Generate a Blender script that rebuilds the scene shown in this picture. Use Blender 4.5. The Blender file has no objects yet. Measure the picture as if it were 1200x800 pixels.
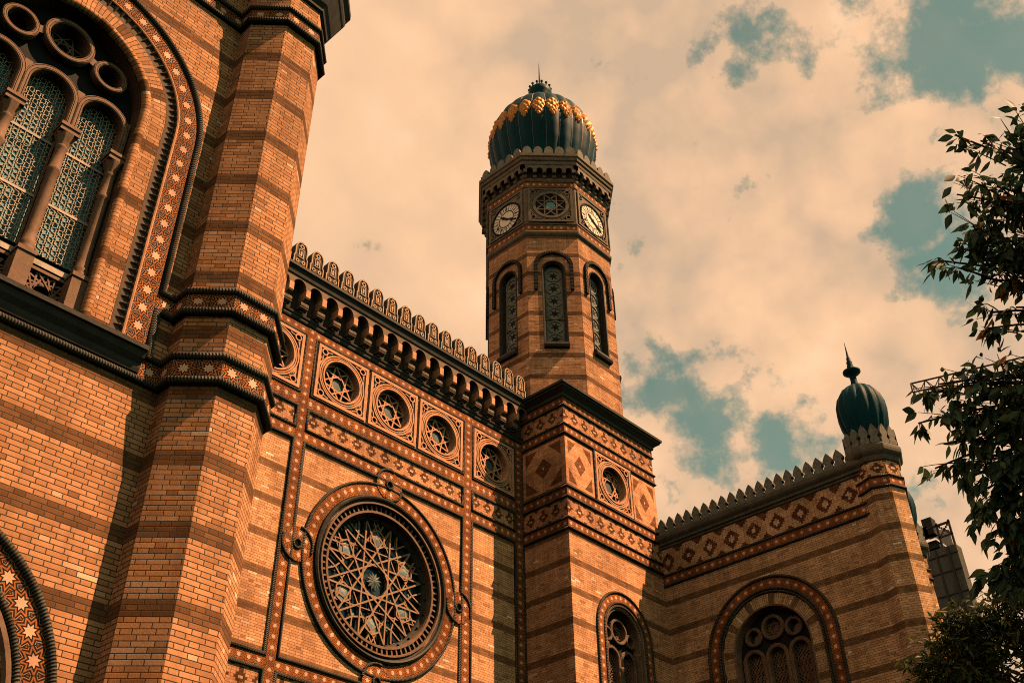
import bpy, math, random
from mathutils import Vector, Matrix
from mathutils.geometry import tessellate_polygon
PI = math.pi
random.seed(7)
scene = bpy.context.scene
COL = scene.collection
SKY_STRENGTH = .05
SKY_TINT = (.50, .80, .40)
CLOUD_GAIN = .35
CLOUD_RAMP = [(.10, (.66, .46, .305)), (.36, (.86, .55, .335)), (.55, (.99, .61, .36)), (.90, (1.10, .735, .455))]
EXPOSURE = 1.5
CLOUD_COVER = .82
GZ = -1.6                       # ground level; the camera is at the origin

# ------------------------------------------------------------------ nodes
class S:
    """a socket (or number) with arithmetic that writes math nodes"""
    def __init__(s, nt, k): s.nt, s.k = nt, k
    def _m(s, op, *a):
        n = s.nt.nodes.new('ShaderNodeMath'); n.operation = op
        for i, x in enumerate((s,) + a):
            x = x.k if isinstance(x, S) else x
            if isinstance(x, (int, float)): n.inputs[i].default_value = x
            else: s.nt.links.new(x, n.inputs[i])
        return S(s.nt, n.outputs[0])
    def __add__(s, o): return s._m('ADD', o)
    def __sub__(s, o): return s._m('SUBTRACT', o)
    def __mul__(s, o): return s._m('MULTIPLY', o)
    def __truediv__(s, o): return s._m('DIVIDE', o)
    def rs(s, o): return (s * -1.0) + o
    def floor(s): return s._m('FLOOR')
    def frac(s): return s._m('FRACT')
    def abs(s): return s._m('ABSOLUTE')
    def mod(s, o): return s._m('FLOORED_MODULO', o)
    def lt(s, o): return s._m('LESS_THAN', o)
    def gt(s, o): return s._m('GREATER_THAN', o)
    def mn(s, o): return s._m('MINIMUM', o)
    def mx(s, o): return s._m('MAXIMUM', o)
    def sqrt(s): return s._m('SQRT')
    def sin(s): return s._m('SINE')
    def cos(s): return s._m('COSINE')
    def atan2(s, o): return s._m('ARCTAN2', o)
    def pp(s, o): return s._m('PINGPONG', o)
    def sel(s, a, b):           # s is 0/1: a if s else b
        return s * (S(s.nt, a) if not isinstance(a, S) else a)._m('SUBTRACT', b) + b if isinstance(a, S) else s * (a - b) + b
    def ss(s, lo, hi):          # smoothstep
        n = s.nt.nodes.new('ShaderNodeMapRange'); n.interpolation_type = 'SMOOTHSTEP'
        s.nt.links.new(s.k, n.inputs[0]); n.inputs[1].default_value = lo; n.inputs[2].default_value = hi
        return S(s.nt, n.outputs[0])
class M_:
    def __init__(self, name):
        self.mat = bpy.data.materials.new(name); self.mat.use_nodes = True
        self.nt = self.mat.node_tree; self.b = self.nt.nodes['Principled BSDF']
        self.b.inputs['Specular IOR Level'].default_value = .05
        self.h = None
    def node(self, t, **kw):
        n = self.nt.nodes.new(t)
        for k, v in kw.items(): setattr(n, k, v)
        return n
    def link(self, a, b): self.nt.links.new(a.k if isinstance(a, S) else a, b)
    def uv(self):
        n = self.node('ShaderNodeUVMap'); x = self.node('ShaderNodeSeparateXYZ'); self.link(n.outputs[0], x.inputs[0])
        return S(self.nt, x.outputs[0]), S(self.nt, x.outputs[1])
    def pos(self):
        return self.node('ShaderNodeNewGeometry').outputs['Position']
    def noise(self, scale, detail=4, rough=.55, vec=None, w=None):
        n = self.node('ShaderNodeTexNoise'); n.inputs['Scale'].default_value = scale
        n.inputs['Detail'].default_value = detail; n.inputs['Roughness'].default_value = rough
        self.link(vec if vec is not None else self.pos(), n.inputs['Vector'])
        return S(self.nt, n.outputs[0])
    def rand(self, a, b=0.0):
        c = self.node('ShaderNodeCombineXYZ')
        for i, x in enumerate((a, b)):
            if isinstance(x, S): self.link(x, c.inputs[i])
            else: c.inputs[i].default_value = x
        n = self.node('ShaderNodeTexWhiteNoise'); self.link(c.outputs[0], n.inputs['Vector'])
        return S(self.nt, n.outputs['Value'])
    def ramp(self, f, stops, const=False):
        n = self.node('ShaderNodeValToRGB'); self.link(f, n.inputs[0]); e = n.color_ramp.elements
        n.color_ramp.interpolation = 'CONSTANT' if const else 'LINEAR'
        while len(e) < len(stops): e.new(.5)
        for el, (p, c) in zip(e, stops): el.position = p; el.color = (*c, 1)
        return n.outputs[0]
    def mix(self, f, a, b, blend='MIX'):
        n = self.node('ShaderNodeMix', data_type='RGBA', blend_type=blend)
        for x, k in ((f, 0), (a, 6), (b, 7)):
            if isinstance(x, S) or hasattr(x, 'links'): self.link(x, n.inputs[k])
            elif isinstance(x, (tuple, list)): n.inputs[k].default_value = (*x, 1)
            else: n.inputs[k].default_value = x
        return n.outputs[2]
    def mul(self, col, f):      # colour times value
        c = self.node('ShaderNodeCombineColor')
        for i in range(3): self.link(f, c.inputs[i])
        return self.mix(1.0, col, c.outputs[0], 'MULTIPLY')
    def bump(self, h, dist, strength=1.0):
        n = self.node('ShaderNodeBump'); n.inputs['Distance'].default_value = dist; n.inputs['Strength'].default_value = strength
        self.link(h, n.inputs['Height']); self.link(n.outputs[0], self.b.inputs['Normal'])
    def done(self, col, rough=.8, metal=0.0, spec=None):
        if isinstance(col, (tuple, list)): self.b.inputs['Base Color'].default_value = (*col, 1)
        else: self.link(col, self.b.inputs['Base Color'])
        if isinstance(rough, S): self.link(rough, self.b.inputs['Roughness'])
        else: self.b.inputs['Roughness'].default_value = rough
        self.b.inputs['Metallic'].default_value = metal
        if spec is not None: self.b.inputs['Specular IOR Level'].default_value = spec
        return self.mat

BRICKS = [(0, (0.220, 0.105, 0.050)), (.05, (0.320, 0.158, 0.076)), (.35, (0.375, 0.190, 0.091)), (.65, (0.405, 0.210, 0.104)), (.93, (0.450, 0.241, 0.127)), (.978, (.45, .24, .13)), (.99, (.52, .36, .24)), (1, (.60, .45, .32))]
DARKB = [(0, (.105, .052, .024)), (.5, (.135, .066, .030)), (1, (.175, .085, .038))]
def brick_core(m, u, v, course, v0, P=.43, Sx=.285, joint=.006):
    w = (v - v0) / course
    row = w.floor(); fv = w.frac()
    x = (u + row.mod(2.0) * (P / 2) + m.rand(row, 3.0) * .03) / P
    ix = x.floor(); fx = x.frac() * P
    isS = fx.lt(Sx)
    dS = fx.mn(fx.rs(Sx)); dH = (fx - Sx).mn(fx.rs(P))
    du = isS * dS + isS.rs(1.0) * dH
    dv = fv.mn(fv.rs(1.0)) * course
    wob = (m.noise(22.0, 2) - .5) * .004
    d = du.mn(dv) + wob
    face = d.ss(joint * .45, joint * 1.15)      # 1 on the brick, 0 in the joint
    r1 = m.rand(ix * 2.0 + isS, row); 
    return row, face, r1
def soot(m, col, amt=.55, scale=.55):
    n = m.noise(scale, 6, .62).ss(.36, .62)
    f = n * amt + (1 - amt)
    mp = m.node('ShaderNodeMapping'); mp.inputs['Scale'].default_value = (1, 1, .09); m.link(m.pos(), mp.inputs[0])
    st_ = m.noise(2.6, 5, .6, mp.outputs[0]).ss(.30, .60) * .26 + .74      # rain streaks
    n2 = (m.noise(3.2, 6, .65) * .44 + .82) * st_
    return m.mul(col, f * n2)
def brick_mat(name, course, v0, period=14.0, band=3.0, bricks=BRICKS, dark=DARKB, tint=None, joint=.006, amt=.4, jc=(.036, .031, .025)):
    m = M_(name); u, v = m.uv()
    row, face, r1 = brick_core(m, u, v, course, v0, joint=joint)
    isb = row.mod(period).lt(band - .5) if band else None
    c = m.ramp(r1, bricks)
    if isb is not None:
        c = m.mix(isb, c, m.ramp(r1, dark))
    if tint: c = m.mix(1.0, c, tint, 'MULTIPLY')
    g = m.noise(60.0, 3, .6) * .5 + .75
    c = m.mul(c, g)
    c = soot(m, c, amt)
    c = m.mix(face, jc, c)
    m.bump(face * .8 + m.noise(45.0, 3) * .35, .006, .9)
    return m.done(c, .88)

def star_d(m, x, y, k):
    r = (x * x + y * y).sqrt(); t = y.atan2(x).pp(PI / 8)
    return r * (t.cos() + t.sin() * k)
CREAM, ORNG, BLK, TAN = (.62, .38, .26), (.34, .115, .032), (.018, .016, .014), (.36, .19, .11)
def tile_mat(name, big=True):
    m = M_(name); u, v = m.uv()
    x = u.frac() - .5; y = v - .5
    d = star_d(m, x, y, 2.3)
    if big:
        st = [(0, CREAM), (.27, BLK), (.41, ORNG), (.55, BLK), (.70, TAN), (.77, BLK), (.88, ORNG), (1.0, BLK)]
    else:
        st = [(0, CREAM), (.26, BLK), (.36, ORNG), (.56, BLK), (.68, ORNG), (.80, BLK), (.88, ORNG)]
    c = m.ramp(d, st, True)
    cx = x.abs().rs(.5); cy = y.abs().rs(.5)
    d2 = star_d(m, cx, cy, .6)
    c2 = m.ramp(d2, [(0, TAN), (.05, BLK), (.07, ORNG), (.115, BLK), (.13, TAN), (.15, BLK)] if big else [(0, TAN), (.05, BLK), (.08, ORNG), (.15, BLK)], True)
    c = m.mix(d2.lt(.165 if big else .2), c, c2)
    if big: c = m.mix(cx.lt(.018), c, BLK)
    rt = m.rand(u.floor(), 5.0) * .35 + .8
    c = m.mul(c, rt); c = soot(m, c, .35)
    hb = m.node('ShaderNodeRGBToBW'); m.link(c, hb.inputs[0])
    m.bump(S(m.nt, hb.outputs[0]), .003, .25)
    return m.done(c, .8)
def diamond_mat(name, course=.0748, P=.58, vh=.68, tint=(1, 1, 1)):
    """brick frieze: stepped dark diamonds with a pale centre; v runs 0..vh"""
    m = M_(name); u, v = m.uv()
    row, face, r1 = brick_core(m, u, v, course, 0.0, P=.29, Sx=.145, joint=.005)
    uq = ((u / .0725).floor() + .5) * .0725
    vq = (row + .5) * course
    x = ((uq / P).frac() - .5).abs() * P; y = (vq - vh / 2).abs()
    d = x / (.36 * P) + y / (.40 * vh)
    x2 = (((uq / P) + .5).frac() - .5).abs() * P; y2 = y.rs(vh / 2)
    d2 = x2 / (.20 * P) + y2 / (.22 * vh)
    base = m.mix(1.0, m.ramp(r1, [(0, (.44, .205, .10)), (.5, (.52, .26, .135)), (1, (.60, .33, .185))]), tint, 'MULTIPLY')
    dk = m.ramp(r1, [(0, (.06, .028, .015)), (.6, (.115, .047, .021)), (1, (.20, .075, .03))])
    c = m.mix(d.lt(1.0), base, dk)
    c = m.mix(d.lt(.40), c, m.ramp(r1, [(0, (.52, .32, .19)), (1, (.66, .46, .31))]))
    c = m.mix(d2.lt(1.0), c, dk)
    c = m.mul(c, m.noise(50.0, 3) * .5 + .75); c = soot(m, c, .4)
    c = m.mix(face, (.06, .045, .03), c)
    m.bump(face, .005, .8)
    return m.done(c, .85)
def lozenge_mat(name):
    """u,v = metres from the panel centre, panel half size stored by scaling uv to +-1 in the second map"""
    m = M_(name); u, v = m.uv()
    row, face, r1 = brick_core(m, u * .8, v, .0748, 0.0, joint=.005)
    n = m.node('ShaderNodeUVMap', uv_map='unit'); s = m.node('ShaderNodeSeparateXYZ'); m.link(n.outputs[0], s.inputs[0])
    x = S(m.nt, s.outputs[0]).abs(); y = S(m.nt, s.outputs[1]).abs()
    d = x + y
    base = m.ramp(r1, [(0, (.46, .22, .11)), (.5, (.56, .28, .145)), (1, (.64, .35, .20))])
    dk = m.ramp(r1, [(0, (.12, .05, .022)), (1, (.24, .09, .035))])
    c = m.mix(d.lt(.40), base, dk); c = m.mix(d.lt(.07), c, CREAM)
    tri = d.gt(1.08) * x.mx(y).lt(.82)
    c = m.mix(tri, c, dk)
    c = m.mix(y.gt(.93), c, dk)
    c = m.mul(c, m.noise(50.0, 3) * .5 + .75); c = soot(m, c, .35)
    c = m.mix(face, (.07, .05, .03), c)
    m.bump(face, .005, .8)
    return m.done(c, .85)
def rope_mat(name, freq=20.0):
    m = M_(name); u, v = m.uv()
    t = (u * freq + v).frac(); h = (t - .5).abs() * 2.0
    c = m.ramp(h, [(0, (.020, .021, .019)), (.5, (.042, .043, .038)), (1, (.11, .105, .088))])
    c = soot(m, c, .4, 1.5)
    m.bump(h, .015, .9)
    return m.done(c, .55)
def plain_mat(name, col, rough=.7, metal=0.0, var=.5, scale=4.0, bump=.004, spec=None, streak=False):
    m = M_(name)
    vec = None
    if streak:
        mp = m.node('ShaderNodeMapping'); mp.inputs['Scale'].default_value = (1, 1, .15); m.link(m.pos(), mp.inputs[0]); vec = mp.outputs[0]
    n = m.noise(scale, 6, .62, vec)
    n2 = m.noise(scale * 7, 3, .6)
    c = m.mul(m.mix(0.0, col, col), (n - .5) * (var * 2.6) + (n2 - .5) * var + 1.0)
    if bump: m.bump(n2 + n * .6, bump, .8)
    r = n * .3 + (rough - .15)
    return m.done(c, r, metal, spec)
def carved_mat(name, col, dark, scale=9.0):
    m = M_(name); u, v = m.uv()
    x = (u.frac() - .5).abs(); y = v
    # outlined niche with roundels, in panel units 0..1
    rr = ((x * x) + (y - .78) * (y - .78)).sqrt(); r2 = ((x - .22) * (x - .22) + (y - .22) * (y - .22)).sqrt()
    nic = (x / .30).mx((y - .47).abs() / .44)
    l1 = (nic - .92).abs().lt(.15); l2 = (rr - .15).abs().lt(.06); l3 = (r2 - .13).abs().lt(.06)
    pil = (x.lt(.11) * (y - .45).abs().lt(.2)); l4 = (((x / .13).mx((y - .45).abs() / .23)) - 1.0).abs().lt(.26)
    nz = m.noise(26.0, 3, .7)
    l5 = nz.gt(.56) * nic.lt(.9)
    f = l1.mx(l2).mx(l3).mx(l4).mx(l5)
    c = m.mix(f, col, dark); c = m.mix(nz.ss(.35, .75) * .35, c, dark)
    c = soot(m, c, .45, 1.2)
    m.bump(f.rs(1.0), .02, .9)
    return m.done(c, .7)

MAT = {}
MAT['brickL'] = brick_mat('brick_near', .0755, 7.084, joint=.008, amt=.25, jc=(.05, .042, .032))
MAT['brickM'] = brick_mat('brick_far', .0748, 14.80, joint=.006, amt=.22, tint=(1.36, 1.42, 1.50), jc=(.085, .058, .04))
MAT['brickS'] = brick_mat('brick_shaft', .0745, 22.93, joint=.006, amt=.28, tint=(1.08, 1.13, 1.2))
MAT['brickW'] = brick_mat('brick_wing', .0748, 14.80, joint=.006, amt=.25, tint=(1.3, 1.56, 1.68))  # yellower brick, tint lightened further in place of bounced fill light
MAT['vouss'] = brick_mat('brick_voussoir', .0755, 0.0, 16.0, 3.0, joint=.006, amt=.2)
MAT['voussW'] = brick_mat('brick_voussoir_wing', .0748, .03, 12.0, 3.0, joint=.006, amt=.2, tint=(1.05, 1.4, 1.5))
MAT['tileB'] = tile_mat('star_tile')
MAT['tileS'] = tile_mat('small_star_tile', False)
MAT['diamond'] = diamond_mat('diamond_brick')
MAT['lozenge'] = lozenge_mat('lozenge_brick')
MAT['rope'] = rope_mat('rope_terracotta')
MAT['ropeF'] = rope_mat('rope_fine', 24.0)
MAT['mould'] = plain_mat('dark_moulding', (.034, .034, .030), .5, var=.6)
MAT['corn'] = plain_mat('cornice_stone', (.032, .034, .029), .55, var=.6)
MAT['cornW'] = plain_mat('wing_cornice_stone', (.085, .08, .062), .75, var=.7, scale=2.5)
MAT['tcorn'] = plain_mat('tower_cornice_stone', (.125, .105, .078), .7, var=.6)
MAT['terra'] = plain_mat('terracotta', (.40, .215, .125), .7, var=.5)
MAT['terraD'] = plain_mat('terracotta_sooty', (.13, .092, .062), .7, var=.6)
MAT['trac'] = plain_mat('tracery_stone', (.145, .095, .065), .65, var=.5)
MAT['tracT'] = plain_mat('shaft_panel_metal', (.13, .145, .125), .6, var=.5)
MAT['console'] = plain_mat('console_stone', (.10, .078, .056), .75, var=.8)
MAT['niche'] = plain_mat('niche_shade_tone', (.045, .034, .026), .85, var=.5)  # brick darkened in colour to give the shade under the arcade
MAT['merlon'] = carved_mat('carved_merlon', (.30, .21, .145), (.018, .017, .015))
MAT['wmerlon'] = plain_mat('wing_merlon_stone', (.13, .135, .115), .8, var=.7, scale=9)
MAT['copper'] = plain_mat('dark_dome_metal', (.0015, .031, .044), .55, .0, var=.8, scale=1.6, bump=.003, spec=.04, streak=True)
MAT['gold'] = plain_mat('gilding', (.33, .155, .04), .5, .4, var=.6, scale=9, bump=.01)
MAT['iron'] = plain_mat('iron', (.03, .033, .033), .5, .3)
MAT['bark'] = plain_mat('bark', (.05, .04, .03), .9, var=.8, scale=9, bump=.02)
MAT['pave'] = plain_mat('paving', (.10, .09, .075), .9, var=.4, scale=1.5)
MAT['roof'] = plain_mat('roof_sheet', (.06, .062, .06), .7)
MAT['clock'] = plain_mat('clock_dial', (.62, .58, .48), .45, var=.15)
MAT['black'] = plain_mat('black_paint', (.012, .013, .014), .7, var=.3)
def glass_mat(name, col, rough=.18):
    m = M_(name); n = m.noise(3.0, 3)
    c = m.ramp(n, [(.3, tuple(x * .5 for x in col)), (.7, col)])
    m.bump(m.noise(2.2, 2), .01, .5)
    return m.done(c, rough, 0, .6 if rough < .3 else .15)
MAT['latt'] = plain_mat('lattice_metal', (.34, .30, .24), .6, var=.5)
MAT['tracR'] = plain_mat('rose_stone', (.25, .16, .105), .65, var=.5)
MAT['merD'] = plain_mat('merlon_sooty', (.055, .048, .038), .75, var=.7, scale=7)
MAT['merL'] = plain_mat('merlon_carving', (.34, .245, .17), .7, var=.8, scale=7)
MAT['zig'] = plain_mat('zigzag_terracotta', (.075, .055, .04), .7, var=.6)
MAT['sootShade'] = plain_mat('sooty_shaded_brick', (.075, .05, .034), .85, var=.7, scale=6)  # soot plus the shade of the unlit reveal, both put into the colour
MAT['glass'] = glass_mat('dark_glass', (.018, .03, .034))
MAT['glassC'] = glass_mat('centre_glass', (.075, .115, .12), .6)
MAT['glassT'] = glass_mat('teal_glass', (.13, .32, .36), .65)
MAT['glassP'] = glass_mat('pale_glass', (.19, .27, .29), .4)

# ------------------------------------------------------------------ geometry
class Frame:
    def __init__(s, O, N):
        s.O = Vector(O); s.N = Vector(N).normalized(); s.U = Vector((-s.N.y, s.N.x, 0))
    def __call__(s, u, z, d=0.0): return s.O + s.U * u + Vector((0, 0, z)) + s.N * d
class MB:
    def __init__(s): s.v = []; s.f = []; s.uv = []; s.uv2 = {}; s.mi = []; s.sm = []
    def face(s, pts, uv=None, mi=0, smooth=False, uv2=None):
        i = len(s.v); s.v += [Vector(p) for p in pts]; s.f.append(tuple(range(i, i + len(pts))))
        if uv is None: uv = s.auto(pts)
        if uv2: s.uv2[len(s.uv)] = uv2
        s.uv.append(uv); s.mi.append(mi); s.sm.append(smooth)
    @staticmethod
    def auto(pts):
        p = [Vector(q) for q in pts]; n = Vector((0, 0, 0))
        for a in range(len(p)):
            b = p[(a + 1) % len(p)]; n += (p[a]).cross(b)
        if n.length < 1e-12: return [(q.x, q.y) for q in p]
        n.normalize()
        if abs(n.z) > .75: return [(q.x, q.y) for q in p]
        t = Vector((-n.y, n.x, 0)).normalized()
        return [(q.dot(t), q.z) for q in p]
    def box(s, a, b, mi=0):
        x0, y0, z0 = a; x1, y1, z1 = b
        P = lambda i, j, k: ((x0, x1)[i], (y0, y1)[j], (z0, z1)[k])
        for q in (((0,0,0),(1,0,0),(1,0,1),(0,0,1)), ((1,0,0),(1,1,0),(1,1,1),(1,0,1)), ((1,1,0),(0,1,0),(0,1,1),(1,1,1)), ((0,1,0),(0,0,0),(0,0,1),(0,1,1)), ((0,0,1),(1,0,1),(1,1,1),(0,1,1)), ((0,0,0),(0,1,0),(1,1,0),(1,0,0))):
            s.face([P(*k) for k in q], mi=mi)
    def fbox(s, F, u0, u1, z0, z1, d0, d1, mi=0):
        c = lambda i, j, k: F((u0, u1)[i], (z0, z1)[j], (d0, d1)[k])
        for q in (((0,0,1),(1,0,1),(1,1,1),(0,1,1)), ((1,0,0),(1,1,0),(1,1,1),(1,0,1)), ((0,0,0),(0,0,1),(0,1,1),(0,1,0)), ((0,1,0),(0,1,1),(1,1,1),(1,1,0)), ((0,0,0),(1,0,0),(1,0,1),(0,0,1))):
            s.face([c(*k) for k in q], mi=mi)
    def grid(s, P, UV=None, cu=False, cv=False, smooth=True, mi=0):
        i0 = len(s.v); R = len(P); K = len(P[0])
        for r in P: s.v += [Vector(p) for p in r]
        for r in range(R if cu else R - 1):
            for k in range(K if cv else K - 1):
                r2 = (r + 1) % R; k2 = (k + 1) % K
                s.f.append((i0 + r * K + k, i0 + r2 * K + k, i0 + r2 * K + k2, i0 + r * K + k2))
                if UV: s.uv.append([UV(r, k), UV(r + 1, k), UV(r + 1, k + 1), UV(r, k + 1)])
                else: s.uv.append([(r, k), (r + 1, k), (r + 1, k + 1), (r, k + 1)])
                s.mi.append(mi); s.sm.append(smooth)
    def build(s, name, mats, parent=None, label=None):
        me = bpy.data.meshes.new(name)
        o_ = WL.get(parent, Vector((0, 0, 0)))
        me.from_pydata([tuple(p - o_) for p in s.v], [], s.f)
        l = me.uv_layers.new(name='UVMap')
        flat = [c for uv in s.uv for p in uv for c in p]
        l.data.foreach_set('uv', flat)
        if s.uv2:
            l2 = me.uv_layers.new(name='unit')
            flat = [c for i, uv in enumerate(s.uv) for p in s.uv2.get(i, uv) for c in p]
            l2.data.foreach_set('uv', flat)
        me.polygons.foreach_set('use_smooth', s.sm)
        me.polygons.foreach_set('material_index', s.mi)
        for m in (mats if isinstance(mats, (list, tuple)) else [mats]): me.materials.append(MAT[m] if isinstance(m, str) else m)
        me.update()
        return link(name, me, parent, o_, label)
WL = {}
def link(name, data, parent=None, world=(0, 0, 0), label=None):
    o = bpy.data.objects.new(name, data); COL.objects.link(o)
    w = Vector(world); WL[o] = w
    if parent is not None:
        o.parent = parent; o.location = w - WL[parent]
    else: o.location = w
    if label: o['label'] = label
    return o
def tag(o, label=None, cat=None, group=None, kind=None):
    for k, v in (('label', label), ('category', cat), ('group', group), ('kind', kind)):
        if v: o[k] = v
    return o
def thing(name, loc, label, cat, group=None): return tag(link(name, None, None, loc), label, cat, group)
def inst(src, parent, off, rotz=0.0, name=None):
    """a further copy of a part (with its sub-parts), moved by `off` (world)"""
    c = src.copy(); COL.objects.link(c); c.parent = parent
    c.location = src.location + Vector(off) if rotz == 0 else Vector(off)
    c.rotation_euler.z = rotz; WL[c] = WL[src] + Vector(off)
    for ch in [x for x in src.children]:
        d = ch.copy(); COL.objects.link(d); d.parent = c; WL[d] = WL[ch] + Vector(off)
    return c

def sweep(mb, path, prof, f3, closed=False, pclosed=False, smooth=False, us=1.0, vs=1.0, caps=True, mi=0):
    """sweep profile (offset right of travel, b) along a 2D path with mitred corners"""
    n = len(path); P = [Vector(p) for p in path]; rows = []; L = [0.0]
    for i in range(n):
        a = P[i - 1] if (i > 0 or closed) else None; b = P[(i + 1) % n] if (i < n - 1 or closed) else None
        t1 = (P[i] - a).normalized() if a is not None else None; t2 = (b - P[i]).normalized() if b is not None else None
        if t1 is None: t1 = t2
        if t2 is None: t2 = t1
        n1 = Vector((t1.y, -t1.x)); n2 = Vector((t2.y, -t2.x)); nn = n1 + n2
        nn = nn / max(.25, nn.dot(n1)) if nn.length > 1e-6 else n1
        rows.append([f3(P[i].x + nn.x * o, P[i].y + nn.y * o, b_) for o, b_ in prof])
        L.append(L[-1] + (P[(i + 1) % n] - P[i]).length)
    K = len(prof); pl = [0.0]
    for k in range(K): pl.append(pl[-1] + (Vector(prof[(k + 1) % K]) - Vector(prof[k])).length)
    mb.grid(rows, lambda r, k: (L[r] / us, pl[k] / vs), cu=closed, cv=pclosed, smooth=smooth, mi=mi)
    if caps and not closed:
        mb.face(rows[0], mi=mi); mb.face(rows[-1], mi=mi)
def circ(r, n=8, a=0.0, b=0.0): return [(a + r * math.cos(2 * PI * k / n), b + r * math.sin(2 * PI * k / n)) for k in range(n)]
def tube(mb, path, r, f3, closed=False, a=0.0, b=0.0, n=8, mi=0):
    sweep(mb, path, circ(r, n, a, b), f3, closed, True, True, 1.0, 2 * PI * r, mi=mi)
def band(mb, path, a1, a2, d, f3, ulen, closed=False, u0=0.0, d0=0.0, mi=0, metric=False):
    """flat strip between offsets a1<a2 raised to d; u counts tiles along the path, v 0..1 across"""
    n = len(path); P = [Vector(p) for p in path]; L = [0.0]; A = []; B = []; A0 = []; B0 = []
    for i in range(n):
        a = P[i - 1] if (i > 0 or closed) else None; b = P[(i + 1) % n] if (i < n - 1 or closed) else None
        t1 = (P[i] - a).normalized() if a is not None else None; t2 = (b - P[i]).normalized() if b is not None else None
        t1 = t1 or t2; t2 = t2 or t1
        n1 = Vector((t1.y, -t1.x)); nn = n1 + Vector((t2.y, -t2.x)); nn = nn / max(.25, nn.dot(n1))
        q = lambda o, e: f3(P[i].x + nn.x * o, P[i].y + nn.y * o, e)
        A.append(q(a1, d)); B.append(q(a2, d)); A0.append(q(a1, d0)); B0.append(q(a2, d0))
        L.append(L[-1] + (P[(i + 1) % n] - P[i]).length)
    W = a2 - a1
    for i in range(n if closed else n - 1):
        j = (i + 1) % n; ua, ub = u0 + L[i] / ulen, u0 + L[i + 1] / ulen
        v0, v1 = (0, W) if metric else (0, 1)
        mb.face([A[i], A[j], B[j], B[i]], [(ua, v0), (ub, v0), (ub, v1), (ua, v1)], mi)
        for X, X0 in ((A, A0), (B, B0)):
            mb.face([X[i], X[j], X0[j], X0[i]], [(ua, .02), (ub, .02), (ub, .04), (ua, .04)], mi)
def vband(mb, path, z0, z1, d, ulen, u0=0.0, closed=False, metric=False, mi=0, d0=0.0):
    """upright strip along a plan path, standing d proud of it"""
    f3o = None
    n = len(path); P = [Vector(p) for p in path]; pts = []; L = [0.0]
    for i in range(n):
        a = P[i - 1] if (i > 0 or closed) else None; b = P[(i + 1) % n] if (i < n - 1 or closed) else None
        t1 = (P[i] - a).normalized() if a is not None else None; t2 = (b - P[i]).normalized() if b is not None else None
        t1 = t1 or t2; t2 = t2 or t1
        n1 = Vector((t1.y, -t1.x)); nn = n1 + Vector((t2.y, -t2.x)); nn = nn / max(.25, nn.dot(n1))
        pts.append((P[i] + nn * d, P[i] + nn * d0)); L.append(L[-1] + (P[(i + 1) % n] - P[i]).length)
    H = z1 - z0
    for i in range(n if closed else n - 1):
        j = (i + 1) % n
        w = (L[i + 1] - L[i])
        if metric: ua, ub = u0 + L[i], u0 + L[i + 1]
        else:
            k = max(1, round(w / ulen)); ua, ub = 0, k
        p, p0 = pts[i]; q, q0 = pts[j]
        mb.face([(p.x, p.y, z0), (q.x, q.y, z0), (q.x, q.y, z1), (p.x, p.y, z1)], [(ua, 0), (ub, 0), (ub, H if metric else 1), (ua, H if metric else 1)], mi)
        for z in (z0, z1): mb.face([(p.x, p.y, z), (q.x, q.y, z), (q0.x, q0.y, z), (p0.x, p0.y, z)], [(ua, .02), (ub, .02), (ub, .04), (ua, .04)], mi)
PLAN = lambda x, y, b: Vector((x, y, b))
def arch(cx, zs, r, z0, n=28, legs=2):
    p = [(cx + r, z0 + (zs - z0) * k / legs) for k in range(legs)] if z0 < zs else []
    p += [(cx + r * math.cos(PI * k / n), zs + r * math.sin(PI * k / n)) for k in range(n + 1)]
    if z0 < zs: p += [(cx - r, zs - (zs - z0) * (k + 1) / legs) for k in range(legs)]
    return p
def circle(cx, cz, r, n=48): return [(cx + r * math.cos(2 * PI * k / n), cz + r * math.sin(2 * PI * k / n)) for k in range(n)]
def plate(mb, F, outer, holes=(), d=0.0, mi=0, reveal=None):
    loops = [[Vector((p[0], p[1], 0)) for p in l] for l in [outer, *holes]]
    flat = [p for l in loops for p in l]
    for t in tessellate_polygon(loops):
        mb.face([F(flat[i].x, flat[i].y, d) for i in t], [(flat[i].x, flat[i].y) for i in t], mi)
    if reveal is not None:
        for l in holes: skirt(mb, F, l, d, reveal, mi)
def skirt(mb, F, loop, d0, d1, mi=0):
    n = len(loop); s = 0.0
    for i in range(n):
        a, b = Vector(loop[i]), Vector(loop[(i + 1) % n]); w = (b - a).length
        mb.face([F(a.x, a.y, d0), F(b.x, b.y, d0), F(b.x, b.y, d1), F(a.x, a.y, d1)], [(d0, s), (d0, s + w), (d1, s + w), (d1, s)], mi); s += w
def disc(mb, F, c, r, d, n=32, mi=0):
    p = circle(c[0], c[1], r, n); mb.face([F(x, z, d) for x, z in p], [(x, z) for x, z in p], mi)
def bar(mb, F, p, q, w, d0, d1, mi=0):
    p, q = Vector(p), Vector(q); t = (q - p).normalized(); n = Vector((-t.y, t.x)) * (w / 2)
    c = [p + n, p - n, q - n, q + n]; a = [F(x.x, x.y, d1) for x in c]; b = [F(x.x, x.y, d0) for x in c]
    mb.face(a, mi=mi)
    for i in range(4): mb.face([a[i], a[(i + 1) % 4], b[(i + 1) % 4], b[i]], mi=mi)
def ringp(mb, F, c, r, prof, n=48, mi=0): sweep(mb, circle(c[0], c[1], r, n), prof, lambda x, y, b: F(x, y, b), True, False, False, mi=mi)
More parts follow.
